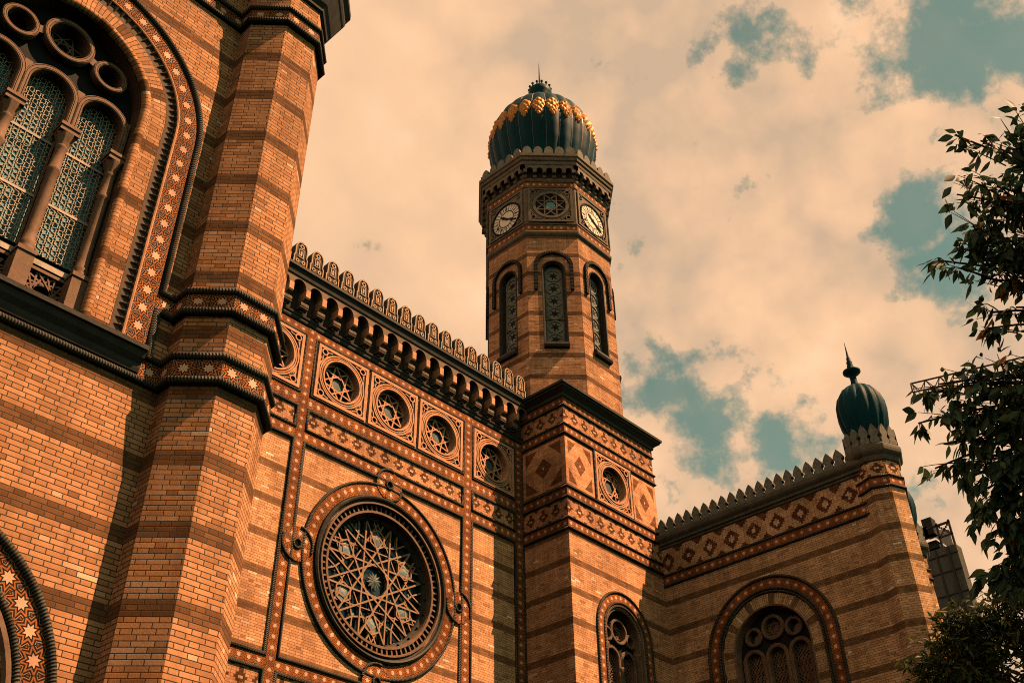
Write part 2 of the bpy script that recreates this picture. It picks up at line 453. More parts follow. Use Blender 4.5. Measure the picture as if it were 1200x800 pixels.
def lathe(mb, c, prof, n=24, lobes=0, amp=0.0, smooth=True, mi=0):
    rows = []
    for r, z in prof:
        row = []
        for k in range(n):
            t = 2 * PI * k / n; rr = r * (1 + amp * (abs(math.sin(lobes * t / 2)) - .6)) if lobes else r
            row.append((c[0] + rr * math.cos(t), c[1] + rr * math.sin(t), z))
        rows.append(row)
    mb.grid(rows, lambda r, k: (k / n, prof[min(r, len(prof) - 1)][1]), cv=True, smooth=smooth, mi=mi)
def octv(c, a, rot=0.0):
    """octagon corners, in the order that keeps the outside on the right hand; face 0 looks to -Y when rot = 0"""
    R = a / math.cos(PI / 8)
    return [(c[0] + R * math.cos(t), c[1] + R * math.sin(t)) for t in [rot - PI / 2 - PI / 8 + k * PI / 4 for k in range(8)]]
def raised(w, h=.1, g=.012):   # moulded stone bar profile: flat with an edge groove on each side
    e = w / 2
    return [(-e, 0), (-e, h * .8), (-e + w * .16, h), (-e + w * .24, h), (-e + w * .28, h - g * 2), (-e + w * .34, h), (e - w * .34, h), (e - w * .28, h - g * 2), (e - w * .24, h), (e - w * .16, h), (e, h * .8), (e, 0)]

# ================================================================== ground
g = MB(); g.face([(-400, -400, GZ), (500, -400, GZ), (500, 500, GZ), (-400, 500, GZ)])
tag(g.build('ground', 'pave'), kind='structure')

def rect(x0, x1, z0, z1): return [(x0, z0), (x1, z0), (x1, z1), (x0, z1)]
def rope_path(mb, F, path, r=.045, d=.02, closed=False): tube(mb, path, r, lambda x, y, b: F(x, y, b), closed, 0, d, 7)
def star_bars(mb, F, c, R, n, k, w, d0, d1, rot=0.0, weave=True):
    P = [(c[0] + R * math.cos(rot + 2 * PI * i / n), c[1] + R * math.sin(rot + 2 * PI * i / n)) for i in range(n)]
    for i in range(n): bar(mb, F, P[i], P[(i + k) % n], w, d0, d1 + (.0015 * i if weave else 0))

# ================================================================== near building with the great arched window
YL = 12.0
FL = Frame((0, YL, 0), (0, -1, 0))
fl = lambda x, y, b: FL(x, y, b)
near = thing('brick_building', (2.95, YL, GZ), 'near brick building with great arched window and octagonal pier, filling the left side', 'building')
CX, ZS = 2.95, 13.2
w = MB()
open1 = arch(CX, ZS, 1.47, 8.85, 32)
open2 = arch(CX, 3.66, 1.66, GZ, 32)
plate(w, FL, rect(-9, 7.0, GZ - .1, 20), [open1, open2], 0.0)
w.face([(7.0, YL, GZ), (7.0, 26, GZ), (7.0, 26, 20), (7.0, YL, 20)])
w.face([(-9, YL, GZ), (-9, 26, GZ), (-9, 26, 20), (-9, YL, 20)])
w.face([(-9, 26, GZ), (7, 26, GZ), (7, 26, 20), (-9, 26, 20)])
w.face([(-9, YL, 20), (7, YL, 20), (7, 26, 20), (-9, 26, 20)])
w.build('wall', 'brickL', near)
# --- surround of the great window
p = MB(); a0 = arch(CX, ZS, 1.6, 8.86, 40, 3)
band(p, a0, -.125, .15, .012, fl, .0755); 
for i, uv in enumerate(p.uv): p.uv[i] = [(b * .29, a * .0755) for a, b in uv]      # bricks laid radially
p.build('brick_arch', 'vouss', near)
p = MB(); sweep(p, arch(CX, ZS, 1.40, 8.86, 40, 3), [(.075, 0), (.07, .03), (.03, .06), (-.02, .055), (-.06, .02), (-.07, -.04)], fl, smooth=True)
for i, uv in enumerate(p.uv): p.uv[i] = [(b * .9, a) for a, b in uv]
p.build('reveal_moulding', 'vouss', near)
p = MB(); sweep(p, arch(CX, ZS, 1.40, 8.86, 40, 3), [(.075, -.03), (-.03, -.05), (-.035, -.10), (-.065, -.11), (-.07, -.45)], fl); p.build('reveal', 'sootShade', near)
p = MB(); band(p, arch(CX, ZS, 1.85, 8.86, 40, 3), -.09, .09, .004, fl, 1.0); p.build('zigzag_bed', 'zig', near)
p = MB()
L1 = ZS - 8.86; pitch = .128; s = .03
def along(r, s):
    if s < L1: return (CX + r, 8.86 + s), (0, 1)
    t = (s - L1) / 1.85
    if t < PI: return (CX + r * math.cos(t), ZS + r * math.sin(t)), (-math.sin(t), math.cos(t))
    return (CX - r, ZS - (s - L1 - PI * 1.85)), (0, -1)
while s < 2 * L1 + PI * 1.85 - .1:
    A = FL(*along(1.80, s)[0], .01); B = FL(*along(1.945, s - pitch * .36)[0], .01); C = FL(*along(1.945, s + pitch * .36)[0], .01)
    top = FL(*along(1.915, s)[0], .06)
    for q in ((A, B, top), (A, top, C), (B, C, top)): p.face(q)
    s += pitch
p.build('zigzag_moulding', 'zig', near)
p = MB(); sweep(p, arch(CX, ZS, 1.965, 8.86, 40, 3), [(-.02, 0), (-.02, .05), (.0, .06), (.018, .05), (.018, 0)], fl); p.build('fillet_moulding', 'terra', near)
p = MB(); band(p, arch(CX, ZS, 2.155, 8.78, 40, 2), -.168, .168, .03, fl, .3345); p.build('tile_band', 'tileB', near)
p = MB()
rope_path(p, FL, [(5.70, 10.03), (CX + 2.39, 10.03)] + [(CX + 2.39 * math.cos(PI * k / 40), ZS + 2.39 * math.sin(PI * k / 40)) for k in range(41)] + [(CX - 2.39, 8.86)], .055, .03)
rope_path(p, FL, [(5.70, 9.665), (CX + 2.39, 9.665), (CX + 2.39, 8.83), (5.70, 8.83)], .055, .03)
rope_path(p, FL, [(-6, 8.42), (5.66, 8.42)], .06, .03)
rope_path(p, FL, [(-6, 17.03), (5.66, 17.03)], .06, .03); rope_path(p, FL, [(-6, 16.64), (5.66, 16.64)], .06, .03)
p.build('rope_moulding', 'ropeF', near)
for (x0, x1, z0, z1) in ((CX + 2.33, 5.62, 9.70, 9.99), (5.27, 5.62, 8.47, 8.78), (-6, 5.62, 16.69, 16.98)):
    p = MB(); band(p, [(x0, (z0 + z1) / 2), (x1, (z0 + z1) / 2)], -(z1 - z0) / 2, (z1 - z0) / 2, .022, fl, .335, u0=0.0 if x0 > 0 else .1)
    p.build('tile_string', 'tileB', near)
p = MB(); sweep(p, [(-6, YL), (5.255, YL)], [(0, 8.47), (.07, 8.50), (.09, 8.56), (.10, 8.62), (.17, 8.70), (.20, 8.79), (.245, 8.80), (.25, 8.87), (.02, 8.93), (-.5, 8.96)], PLAN, us=1)
p.build('window_sill', 'mould', near)
# --- the window itself: tracery, columns, lattice
win = link('arched_window', None, near, (CX, YL + .28, 8.9))
FW = Frame((0, YL + .28, 0), (0, -1, 0)); fw = lambda x, y, b: FW(x, y, b)
p = MB(); plate(p, FW, arch(CX, ZS, 1.46, 8.8, 32), (), -.22); p.build('pane', 'glassT', win)
p = MB()
for cx in (CX - .86, CX, CX + .86):
    sweep(p, arch(cx, 12.78, .395, 12.2, 24, 1), raised(.115, .11), fw)
    skirt(p, FW, arch(cx, 12.78, .34, 9.85, 20, 1), .0, -.20)
for (cx, cz, r, wd) in ((CX, 13.95, .375, .10), (CX + .76, 13.74, .255, .09), (CX - .76, 13.74, .255, .09)):
    sweep(p, circle(cx, cz, r, 48), raised(wd, .12), fw, closed=True)
    skirt(p, FW, circle(cx, cz, r - wd / 2, 40), .0, -.20)
for s in (-1, 1):
    bar(p, FW, (CX + s * .40, 13.85), (CX + s * .54, 13.80), .15, -.05, .085)
    bar(p, FW, (CX + s * .43, 12.2), (CX + s * .43, 13.08), .12, -.05, .09)
    bar(p, FW, (CX + s * 1.255, 12.2), (CX + s * 1.255, 13.02), .10, -.05, .09)
p.build('tracery', 'trac', win)
p = MB(); 
sp = arch(CX, ZS, 1.44, 12.25, 32, 1)
holes = [arch(cx, 12.78, .352, 12.26, 20, 1) for cx in (CX - .86, CX, CX + .86)] + [circle(CX, 13.95, .335, 32), circle(CX + .76, 13.74, .22, 24), circle(CX - .76, 13.74, .22, 24)]
plate(p, FW, sp, holes, -.06); p.build('spandrel', 'black', win)
p = MB(); star_bars(p, FW, (CX, 13.95), .33, 6, 2, .022, -.16, -.13, .3); star_bars(p, FW, (CX, 13.95), .19, 6, 2, .02, -.16, -.125, .8); p.build('roundel_star', 'trac', win)
p = MB(); plate(p, FW, circle(CX, 13.95, .35, 32), (), -.19); plate(p, FW, circle(CX + .76, 13.74, .23, 24), (), -.19); plate(p, FW, circle(CX - .76, 13.74, .23, 24), (), -.19); p.build('roundel_pane', 'glass', win)
colb = None
for cx in (CX - 1.235, CX - .43, CX + .43, CX + 1.235):
    if colb is None:
        p = MB(); C = (cx, YL + .22)
        prof = [(.115, 9.74), (.12, 9.79), (.10, 9.83), (.12, 9.87), (.095, 9.91), (.088, 10.1), (.088, 11.28), (.105, 11.31), (.105, 11.35), (.088, 11.38), (.082, 11.78), (.10, 11.81), (.085, 11.84)]
        lathe(p, C, prof, 18)
        lathe(p, C, [(.085, 11.84), (.10, 11.92), (.135, 12.0), (.15, 12.06)], 24, 8, .16)
        p.box((cx - .15, YL + .08, 12.06), (cx + .15, YL + .37, 12.11)); p.box((cx - .135, YL + .095, 12.11), (cx + .135, YL + .37, 12.16)); p.box((cx - .155, YL + .075, 12.16), (cx + .155, YL + .37, 12.22))
        p.box((cx - .125, YL + .10, 8.9), (cx + .125, YL + .37, 9.67)); p.box((cx - .14, YL + .08, 9.67), (cx + .14, YL + .37, 9.74))
        colb = p.build('column', 'trac', win); cx0 = cx
    else: inst(colb, win, (cx - cx0, 0, 0))
for cx in (CX - .86, CX, CX + .86):
    p = MB()
    for k in range(-3, 4):
        for sg in (-1, 1):
            x0 = cx + k * .104; pts = []; z = 9.80
            while z < 12.78 + math.sqrt(max(0, .35 ** 2 - min(.34, abs(x0 - cx)) ** 2)):
                ph = (z - 9.75) / .095 * PI
                xx = x0 + sg * (.046 * math.sin(ph) + .016 * math.sin(3 * ph))
                if abs(xx - cx) < .345: pts.append((xx, z))
                z += .019
            if len(pts) > 3: sweep(p, pts, [(-.0042, -.010), (-.0042, .004), (.0042, .004), (.0042, -.010)], lambda x, y, b: FW(x, y, b - .10 + .004 * sg), caps=False)
    for z in (11.93, 10.85): bar(p, FW, (cx - .345, z), (cx + .345, z), .045, -.13, -.088)
    bar(p, FW, (cx - .36, 9.76), (cx + .36, 9.76), .1, -.2, -.03)
    p.build('lattice', MAT['latt'], win)
p = MB()
for cx in (CX - .86, CX, CX + .86):
    for q in (((cx - .315, 9.0), (cx - .315, 9.66)), ((cx + .315, 9.0), (cx + .315, 9.66))): bar(p, FW, *q, .05, -.2, -.04)
    for q in (((cx - .345, 9.0), (cx + .345, 9.0)), ((cx - .345, 9.66), (cx + .345, 9.66))): bar(p, FW, *q, .05, -.2, -.043)
    for rot in (0, PI / 8): star_bars(p, FW, (cx, 9.33), .345, 8, 3, .026, -.12, -.08, rot + .0)
p.build('star_panel', 'trac', win)
p = MB(); plate(p, FW, rect(CX - 1.44, CX + 1.44, 8.8, 9.76), (), -.17); p.build('panel_back', 'black', win)

# --- lower arch with its tile ring
ZB = 3.66
p = MB(); band(p, arch(CX, ZB, 2.055, GZ, 44, 3), -.165, .165, .03, fl, .34, u0=.1); p.build('tile_band', 'tileB', near)
p = MB()
for r, t in ((2.265, .06), (1.85, .05)): rope_path(p, FL, arch(CX, ZB, r, GZ, 44, 2), t, .03)
p.build('rope_moulding', 'ropeF', near)
p = MB(); sweep(p, arch(CX, ZB, 1.73, GZ, 40, 2), [(.07, 0), (.06, .05), (0, .05), (-.03, .0), (-.07, -.03), (-.08, -.5)], fl); p.build('stone_arch', 'trac', near)
p = MB(); plate(p, FL, arch(CX, ZB, 1.68, GZ, 32), (), -.5); p.build('doorway_pane', 'glass', near)

# --- octagonal pier
PC, PA = (6.45, 12.02), .80
ov = octv(PC, PA)
pier = MB()
def prism(mb, c, a, z0, z1, rot=0.0, top=False, mi=0):
    V = octv(c, a, rot)
    for k in range(8):
        (x0, y0), (x1, y1) = V[k], V[(k + 1) % 8]; wd = math.hypot(x1 - x0, y1 - y0)
        mb.face([(x0, y0, z0), (x1, y1, z0), (x1, y1, z1), (x0, y0, z1)], [(k * 3.01, z0), (k * 3.01 + wd, z0), (k * 3.01 + wd, z1), (k * 3.01, z1)], mi)
    if top: mb.face([(x, y, z1) for x, y in V], mi=mi)
prism(pier, PC, PA, GZ, 20.5)
pr_ = pier.build('pier', 'brickL', near)
for z0, z1 in ((8.46, 8.79), (9.70, 9.99), (16.69, 16.98)):
    p = MB(); vband(p, ov, z0, z1, .06, .335, closed=True); p.build('tile_string', 'tileB', pr_)
    p = MB()
    for z in (z0 - .04, z1 + .04): sweep(p, ov, circ(.06, 8, .06, z), PLAN, True, True, True, 1, .377)
    p.build('rope_moulding', 'ropeF', pr_)
p = MB(); sweep(p, ov, [(0, 17.62), (.06, 17.66), (.08, 17.74), (.14, 17.82), (.30, 18.22), (.33, 18.26), (.36, 18.34), (.36, 18.5), (.45, 18.6), (.45, 18.75), (0, 18.95)], PLAN, True)
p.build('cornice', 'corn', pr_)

# ================================================================== main hall wall with the rose window
YM = 22.2
FM = Frame((0, YM, 0), (0, -1, 0)); fm = lambda x, y, b: FM(x, y, b)
hall = thing('synagogue_hall', (18.46, YM, GZ), 'brick hall with big round rose window and crested cornice, between pier and clock tower', 'building')
XI, XW = 24.748, 30.116
RC, RZ = 18.49, 12.87
ROS = [13.70, 16.29, 18.455, 20.62, 23.225]
w = MB()
plate(w, FM, rect(7.0, XI, GZ - .1, 21.6), [circle(RC, RZ, 2.28, 64)] + [circle(x, 18.74, .70, 32) for x in ROS], 0.0)
w.face([(7, YM, 21.6), (XI, YM, 21.6), (XI, 40, 23.5), (7, 40, 23.5)])
w.face([(7, 40, GZ), (30, 40, GZ), (30, 40, 23.5), (7, 40, 23.5)])
w.face([(30, 25, GZ), (30, 40, GZ), (30, 40, 23.5), (30, 25, 21)])
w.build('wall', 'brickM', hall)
VS = [(12.17, 12.61), (14.78, 15.18), (21.73, 22.17), (24.28, 24.72)]
HS = [(19.79, 20.12), (17.17, 17.68), (16.05, 16.47), (9.24, 9.63)]
for (z0, z1) in HS:
    p = MB(); h = (z1 - z0) / 2 - .04; band(p, [(12.17, (z0 + z1) / 2), (XI - .01, (z0 + z1) / 2)], -h, h, .030, fm, .30, u0=.3); p.build('tile_strip', 'tileS', hall)
for (x0, x1) in VS:
    p = MB(); h = (x1 - x0) / 2 - .04; band(p, [((x0 + x1) / 2, 1), ((x0 + x1) / 2, 20.1)], -h, h, .034, fm, .29); p.build('tile_strip', 'tileS', hall)
cols = [(12.61, 14.78), (15.18, 21.73), (22.17, 24.28)]
p = MB()
for (x0, x1) in cols:
    for (z0, z1) in ((16.47, 17.17), (9.63, 16.05), (3.0, 9.24)): rope_path(p, FM, rect(x0, x1, z0, z1), .05, .03, True)
    rope_path(p, FM, rect(x0, x1, 17.68, 19.79), .04, .03, True)
rope_path(p, FM, [(XI - .03, 1), (XI - .03, 20.1)], .045, .03)
p.build('rope_moulding', 'rope', hall)
for (x0, x1) in cols:
    p = MB(); p.face([FM(x0 + .05, 16.50, .010), FM(x1 - .05, 16.50, .010), FM(x1 - .05, 17.13, .010), FM(x0 + .05, 17.13, .010)], [(x0, 0), (x1, 0), (x1, .63), (x0, .63)])
    p.build('diamond_frieze', MAT['diamond'], hall)
p = MB()
for (x0, x1) in cols:
    p.face([FM(x0 + .05, 8.55, .010), FM(x1 - .05, 8.55, .010), FM(x1 - .05, 9.19, .010), FM(x0 + .05, 9.19, .010)], [(x0, 0), (x1, 0), (x1, .63), (x0, .63)])
p.build('diamond_frieze', MAT['diamond'], hall)
# --- square rosette windows
def rosette(parent, F, c, half, hw, npt=8, kk=3, mat='terra', dd=-.24, name='rosette_window', rot=0.0, hexa=False, rg=.68):
    """carved square frame with a round opening, ring mouldings, corner roundels, star bars and pane"""
    cx, cz = c
    r = link(name, None, parent, F(cx, cz, 0))
    q = MB()
    plate(q, F, rect(cx - half, cx + half, cz - hw, cz + hw), [circle(cx, cz, rg, 40)], .02)
    skirt(q, F, circle(cx, cz, rg, 40), .02, dd)
    for rr, t in ((rg + .05, .045), (rg + .13, .03), (rg + .20, .035)): ringp(q, F, c, rr, [(-t, .02), (-t * .6, .02 + t * 1.1), (t * .6, .02 + t * 1.1), (t, .02)], 48)
    sweep(q, rect(cx - half + .07, cx + half - .07, cz - hw + .07, cz + hw - .07), [(-.05, .02), (-.05, .07), (.05, .07), (.05, .02)], lambda x, y, b: F(x, y, b), True)
    k2 = min(half, hw) - .24
    for sx in (-1, 1):
        for sz in (-1, 1):
            ringp(q, F, (cx + sx * k2, cz + sz * k2), .105, [(-.03, .02), (-.02, .07), (.02, .07), (.03, .02)], 16)
            for (ax, az, bx, bz) in ((k2 - .30, k2 + .08, k2 - .12, k2 + .03), (k2 + .08, k2 - .30, k2 + .03, k2 - .12)):
                bar(q, F, (cx + sx * ax, cz + sz * az), (cx + sx * bx, cz + sz * bz), .035, .01, .06)
    q.build('frame', mat, r)
    for sx in (-1, 1):
        for sz in (-1, 1):
            q = MB(); disc(q, F, (cx + sx * k2, cz + sz * k2), .075, .024, 14)
            pts = [(k2 - .27, k2 + .02), (k2 - .13, k2 - .10), (k2 - .13, k2 + .0)]
            q.face([F(cx + sx * x, cz + sz * z, .024) for x, z in pts]); q.face([F(cx + sx * z, cz + sz * x, .024) for x, z in pts])
            q.build('corner_hollow', 'black', r)
    q = MB()
    if hexa:
        star_bars(q, F, (cx, cz), rg * .80, 6, 2, .05, dd + .02, dd + .07, PI / 6); star_bars(q, F, (cx, cz), rg, 6, 2, .04, dd + .02, dd + .06, 0)
        ringp(q, F, c, rg - .03, [(-.03, dd), (-.03, dd + .08), (.03, dd + .08), (.03, dd)], 40)
    else:
        star_bars(q, F, (cx, cz), rg - .015, npt, kk, .05, dd + .02, dd + .08, rot)
        ringp(q, F, c, rg - .03, [(-.03, dd), (-.03, dd + .06), (.03, dd + .06), (.03, dd)], 40)
    q.build('star_tracery', 'terra' if mat == 'terra' else 'trac', r)
    q = MB(); disc(q, F, c, rg, dd, 32); q.build('pane', 'glass', r)
    q = MB(); disc(q, F, c, rg * .30, dd + .012, 12); q.build('centre_pane', 'glassC', r)
    return r
r0 = rosette(hall, FM, (ROS[0], 18.735), 1.04, 1.01, rot=.2)
for x in ROS[1:]: inst(r0, hall, (x - ROS[0], 0, 0))
# --- rose window
p = MB(); rp = circle(RC, RZ, 2.74, 96); band(p, rp, -.185, .185, .040, fm, 2 * PI * 2.74 / 58, True); p.build('rose_tile_ring', 'tileS', hall)
p = MB()
rope_path(p, FM, circle(RC, RZ, 2.95, 96), .05, .035, True)
p.build('rope_moulding', 'rope', hall)
for kx, kz in ((0, 1), (1, 0), (0, -1), (-1, 0)):
    c = {(0, 1): (RC, RZ + 3.06), (0, -1): (RC, RZ - 3.09), (1, 0): (RC + 3.11, RZ), (-1, 0): (RC - 3.15, RZ)}[(kx, kz)]
    q = MB(); band(q, circle(c[0], c[1], .32, 28), -.19, .19, .058, fm, 2 * PI * .32 / 7, True); kn = q.build('knot_tile', 'tileS', hall)
    t0 = math.atan2(kz, kx)     # S-shaped rope round the knot, and its eye
    for sg in (0, PI):
        p = MB(); pts = [(c[0] + .52 * math.cos(t0 + sg + PI * .55 * k / 14 - .30), c[1] + .52 * math.sin(t0 + sg + PI * .55 * k / 14 - .30)) for k in range(15)]
        rope_path(p, FM, pts, .045, .062); p.build('knot_rope', 'rope', kn)
    p = MB(); rope_path(p, FM, circle(c[0], c[1], .13, 18), .042, .062, True); p.build('knot_eye', 'rope', kn)
rose = link('rose_window', None, hall, (RC, YM, RZ))
p = MB(); ringp(p, FM, (RC, RZ), 2.40, [(.14, 0), (.13, .10), (.08, .14), (.03, .12), (.0, .05), (-.04, .04)], 72); p.build('outer_moulding', 'mould', rose)
p = MB(); ringp(p, FM, (RC, RZ), 2.30, [(.04, .04), (.02, .09), (-.03, .09), (-.05, .03)], 72); ringp(p, FM, (RC, RZ), 2.04, [(.05, -.08), (.04, .0), (-.03, .0), (-.05, -.08), (-.05, -.40)], 72); p.build('ring_moulding', 'trac', rose)
def ringcopies(o, n, name=None):
    """n copies of a sub-part turned about the axis of the rose"""
    piv = Vector((RC, YM, RZ)) - WL[o.parent]; b0 = o.location.copy()
    for k in range(1, n):
        c = o.copy(); COL.objects.link(c); c.parent = o.parent
        R = Matrix.Rotation(2 * PI * k / n, 4, 'Y'); c.location = R @ (b0 - piv) + piv; c.rotation_euler.y = 2 * PI * k / n
p = MB(); bar(p, FM, (RC + 2.09, RZ), (RC + 2.25, RZ), .055, -.1, -.015); ringcopies(p.build('dentil', 'trac', rose), 72)
p = MB(); ringp(p, FM, (RC, RZ), 2.17, [(.11, .03), (.09, -.09), (-.09, -.09), (-.10, -.02)], 72); p.build('dentil_bed', 'black', rose)
p = MB(); ringp(p, FM, (RC, RZ), 1.92, [(.09, -.22), (-.02, -.30), (-.05, -.36), (-.07, -.45)], 72); p.build('inner_moulding', 'mould', rose)
p = MB(); lathe(p, (0, 0), [(.045, 0), (.03, .04), (.0, .05)], 8); p.v = [FM(RC + 1.95 + v.x, RZ + v.y, -.25 + v.z) for v in p.v]
ringcopies(p.build('stud', 'mould', rose), 24)
p = MB()
D0, D1 = -.40, -.31
R0 = 1.86
PT = lambda r, a: (RC + r * math.cos(a), RZ + r * math.sin(a))
star_bars(p, FM, (RC, RZ), R0, 12, 5, .052, D0, D1, PI / 12)
for k in range(12):
    t = 2 * PI * k / 12
    for sg in (-1, 1):
        bar(p, FM, PT(R0, t + sg * .10), PT(R0 * .80, t), .046, D0, D1 - .010 + .002 * sg)
        bar(p, FM, PT(R0 * .80, t), PT(R0 * .66, t + sg * PI / 12), .046, D0, D1 - .014 + .002 * sg)
star_bars(p, FM, (RC, RZ), R0 * .99, 6, 2, .034, D0, D1 - .02, math.radians(31))
for k in range(6):
    t = 2 * PI * k / 6 + math.radians(31)
    c = PT(1.33, t); star_bars(p, FM, c, .30, 6, 1, .045, D0, D1 + .004, t)
p.build('star_tracery', 'tracR', rose)
p = MB(); disc(p, FM, (RC, RZ), 1.9, D0 - .06, 64); p.build('pane', 'glass', rose)
p = MB(); c = (RC + 1.33 * math.cos(math.radians(31)), RZ + 1.33 * math.sin(math.radians(31))); pts = [(c[0] + .30 * math.cos(math.radians(31) + PI * k / 3), c[1] + .30 * math.sin(math.radians(31) + PI * k / 3)) for k in range(6)]
for k in range(6): p.face([FM(*c, D1 - .005), FM(*pts[k], D1 - .05), FM(*pts[(k + 1) % 6], D1 - .05)])
ringcopies(p.build('star_pane', 'glassP', rose), 6)
p = MB(); pts = [(RC + (.29 if k % 2 else .17) * math.cos(PI * k / 12), RZ + (.29 if k % 2 else .17) * math.sin(PI * k / 12)) for k in range(24)]
for k in range(24): p.face([FM(RC, RZ, D1 - .01), FM(*pts[k], D1 - .05), FM(*pts[(k + 1) % 24], D1 - .05)])
p.build('centre_pane', 'glassC', rose)
for rr, ww in ((.74, .11), (1.42, .12)):
    p = MB(); bar(p, FM, (RC + rr - .15, RZ), (RC + rr + .15, RZ), ww * 1.6, D0 - .05, D0 - .03); ringcopies(p.build('blue_pane', 'glassT', rose), 12)
# --- arcaded cornice with crest
p = MB(); sweep(p, [(7, YM), (XI, YM)], [(0, 20.13), (.05, 20.15), (.07, 20.2), (.07, 20.26), (.11, 20.30), (.12, 20.36), (0, 20.40)], PLAN); p.build('string_moulding', 'mould', hall)
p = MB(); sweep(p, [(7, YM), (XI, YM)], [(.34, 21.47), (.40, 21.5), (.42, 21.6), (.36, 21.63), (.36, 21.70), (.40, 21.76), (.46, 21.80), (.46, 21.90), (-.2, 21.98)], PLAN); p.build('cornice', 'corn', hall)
p = MB(); p.face([FM(7, 20.38, .006), FM(XI, 20.38, .006), FM(XI, 21.5, .006), FM(7, 21.5, .006)]); p.build('niche_wall', 'niche', hall)  # dark sheet over the brick, its colour carries the niche shade
PIT = .649; X0 = 13.76
def arcade_plate(F, pit, zb, zsp, zt, rad, d, th):
    q = MB(); o = [(-pit / 2, zb)]
    o = [(-rad, zsp)] + [(rad * math.cos(PI - PI * k / 10), zsp + rad * math.sin(PI * k / 10)) for k in range(1, 10)] + [(rad, zsp)]
    outer = [(-pit / 2, zt), (-pit / 2, zsp - .06), (-rad, zsp - .06)] + o + [(rad, zsp - .06), (pit / 2, zsp - .06), (pit / 2, zt)]
    lo = [Vector((x, z, 0)) for x, z in outer]
    for t in tessellate_polygon([lo]): q.face([F(lo[i].x, lo[i].y, d) for i in t])
    for a, b in zip(outer[1:], outer[2:-1]): q.face([F(*a, d), F(*b, d), F(*b, d - th), F(*a, d - th)])
    return q
def console(F, u, wd, z0, z1, dmax):
    q = MB(); H = z1 - z0
    prof = [(0.0, z0), (dmax * .30, z0 - .02), (dmax * .52, z0 + H * .10), (dmax * .60, z0 + H * .26), (dmax * .5, z0 + H * .40), (dmax * .56, z0 + H * .46), (dmax * .92, z0 + H * .52), (dmax, z0 + H * .6), (dmax, z1), (0, z1)]
    n = len(prof)
    for s in (-1, 1): q.face([F(u + s * wd / 2 * (1.0), z, d) for d, z in prof])
    for i in range(n - 1):
        (d0, za), (d1, zb) = prof[i], prof[i + 1]
        q.face([F(u - wd / 2, za, d0), F(u + wd / 2, za, d0), F(u + wd / 2, zb, d1), F(u - wd / 2, zb, d1)], smooth=i < 5)
    return q
def scroll(F, u, wd, z, d, r):
    q = MB()
    for s in (-1, 1):
        q.face([F(u + s * wd / 2, z + r * math.sin(2 * PI * k / 16), d + r * math.cos(2 * PI * k / 16)) for k in range(16)])
    q.grid([[F(u + s * wd / 2, z + r * math.sin(2 * PI * k / 16), d + r * math.cos(2 * PI * k / 16)) for k in range(16)] for s in (-1, 1)], cv=True)
    for k in range(6):      # leaf ribs on the roll
        t0 = -PI * .9 + k * .42
        q.fbox(F, u - wd / 2 - .008, u + wd / 2 + .008, z + (r + .0) * math.sin(t0) - .012, z + r * math.sin(t0) + .012, d + r * math.cos(t0) - .01, d + r * math.cos(t0) + .012)
    return q
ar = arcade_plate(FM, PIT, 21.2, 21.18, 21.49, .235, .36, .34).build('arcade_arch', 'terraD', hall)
con = console(FM, PIT / 2, .17, 20.44, 21.14, .40).build('console', 'terra', hall)
scr = scroll(FM, PIT / 2, .30, 20.60, .15, .145).build('scroll', 'console', con)
con.location = con.location
nb = 27
for k in range(nb):
    x = XI - .30 - PIT * (nb - 1 - k)
    if k == 0: ar.location.x += x; WL[ar].x += x; con.location.x += x; WL[con].x += x; WL[scr].x += x; xb = x
    else:
        inst(ar, hall, (x - xb, 0, 0))
        if k < nb - 1: inst(con, hall, (x - xb, 0, 0))
# carved round-headed merlons
def merlon(F, u, wd, z0, h, d0, d1, pointed=False):
    q = MB(); a = wd / 2
    if pointed: o = [(-a, 0), (a, 0), (a, h * .22), (a * .72, h * .30), (a * .72, h * .38), (a, h * .46), (a, h * .60), (a * .55, h * .82), (0, h), (-a * .55, h * .82), (-a, h * .60), (-a, h * .46), (-a * .72, h * .38), (-a * .72, h * .30), (-a, h * .22)]
    else: o = [(-a * 1.12, 0), (a * 1.12, 0), (a * 1.12, h * .34), (a * .92, h * .38), (a * .92, h * .72), (a * .80, h * .84), (a * .55, h * .94), (a * .2, h), (-a * .2, h), (-a * .55, h * .94), (-a * .80, h * .84), (-a * .92, h * .72), (-a * .92, h * .38), (-a * 1.12, h * .34)]
    lo = [Vector((x, z, 0)) for x, z in o]
    for dd in (d0, d1):
        for t in tessellate_polygon([lo]): q.face([F(u + lo[i].x, z0 + lo[i].y, dd) for i in t], [(lo[i].x / wd + .5, lo[i].y / h) for i in t])
    n = len(o)
    for i in range(n):
        x, y = o[i], o[(i + 1) % n]; q.face([F(u + x[0], z0 + x[1], d0), F(u + y[0], z0 + y[1], d0), F(u + y[0], z0 + y[1], d1), F(u + x[0], z0 + x[1], d1)], [(.03, .95)] * 4)
    return q
m0 = merlon(FM, 0, .52, 21.95, 1.0, .08, .32).build('merlon', 'merD', hall)
q = MB(); zb = 21.95; h_ = 1.0; a_ = .26
ol = [(-a_ * .98, .03), (a_ * .98, .03), (a_ * .98, h_ * .34), (a_ * .84, h_ * .38), (a_ * .84, h_ * .72), (a_ * .70, h_ * .84), (a_ * .42, h_ * .93), (-a_ * .42, h_ * .93), (-a_ * .70, h_ * .84), (-a_ * .84, h_ * .72), (-a_ * .84, h_ * .38), (-a_ * .98, h_ * .34)]
sweep(q, [(x, z + zb) for x, z in ol], [(-.022, .315), (-.018, .352), (.018, .352), (.022, .315)], fm, True)
ringp(q, FM, (0, zb + .79), .068, [(-.024, .315), (-.02, .35), (.02, .35), (.024, .315)], 14)
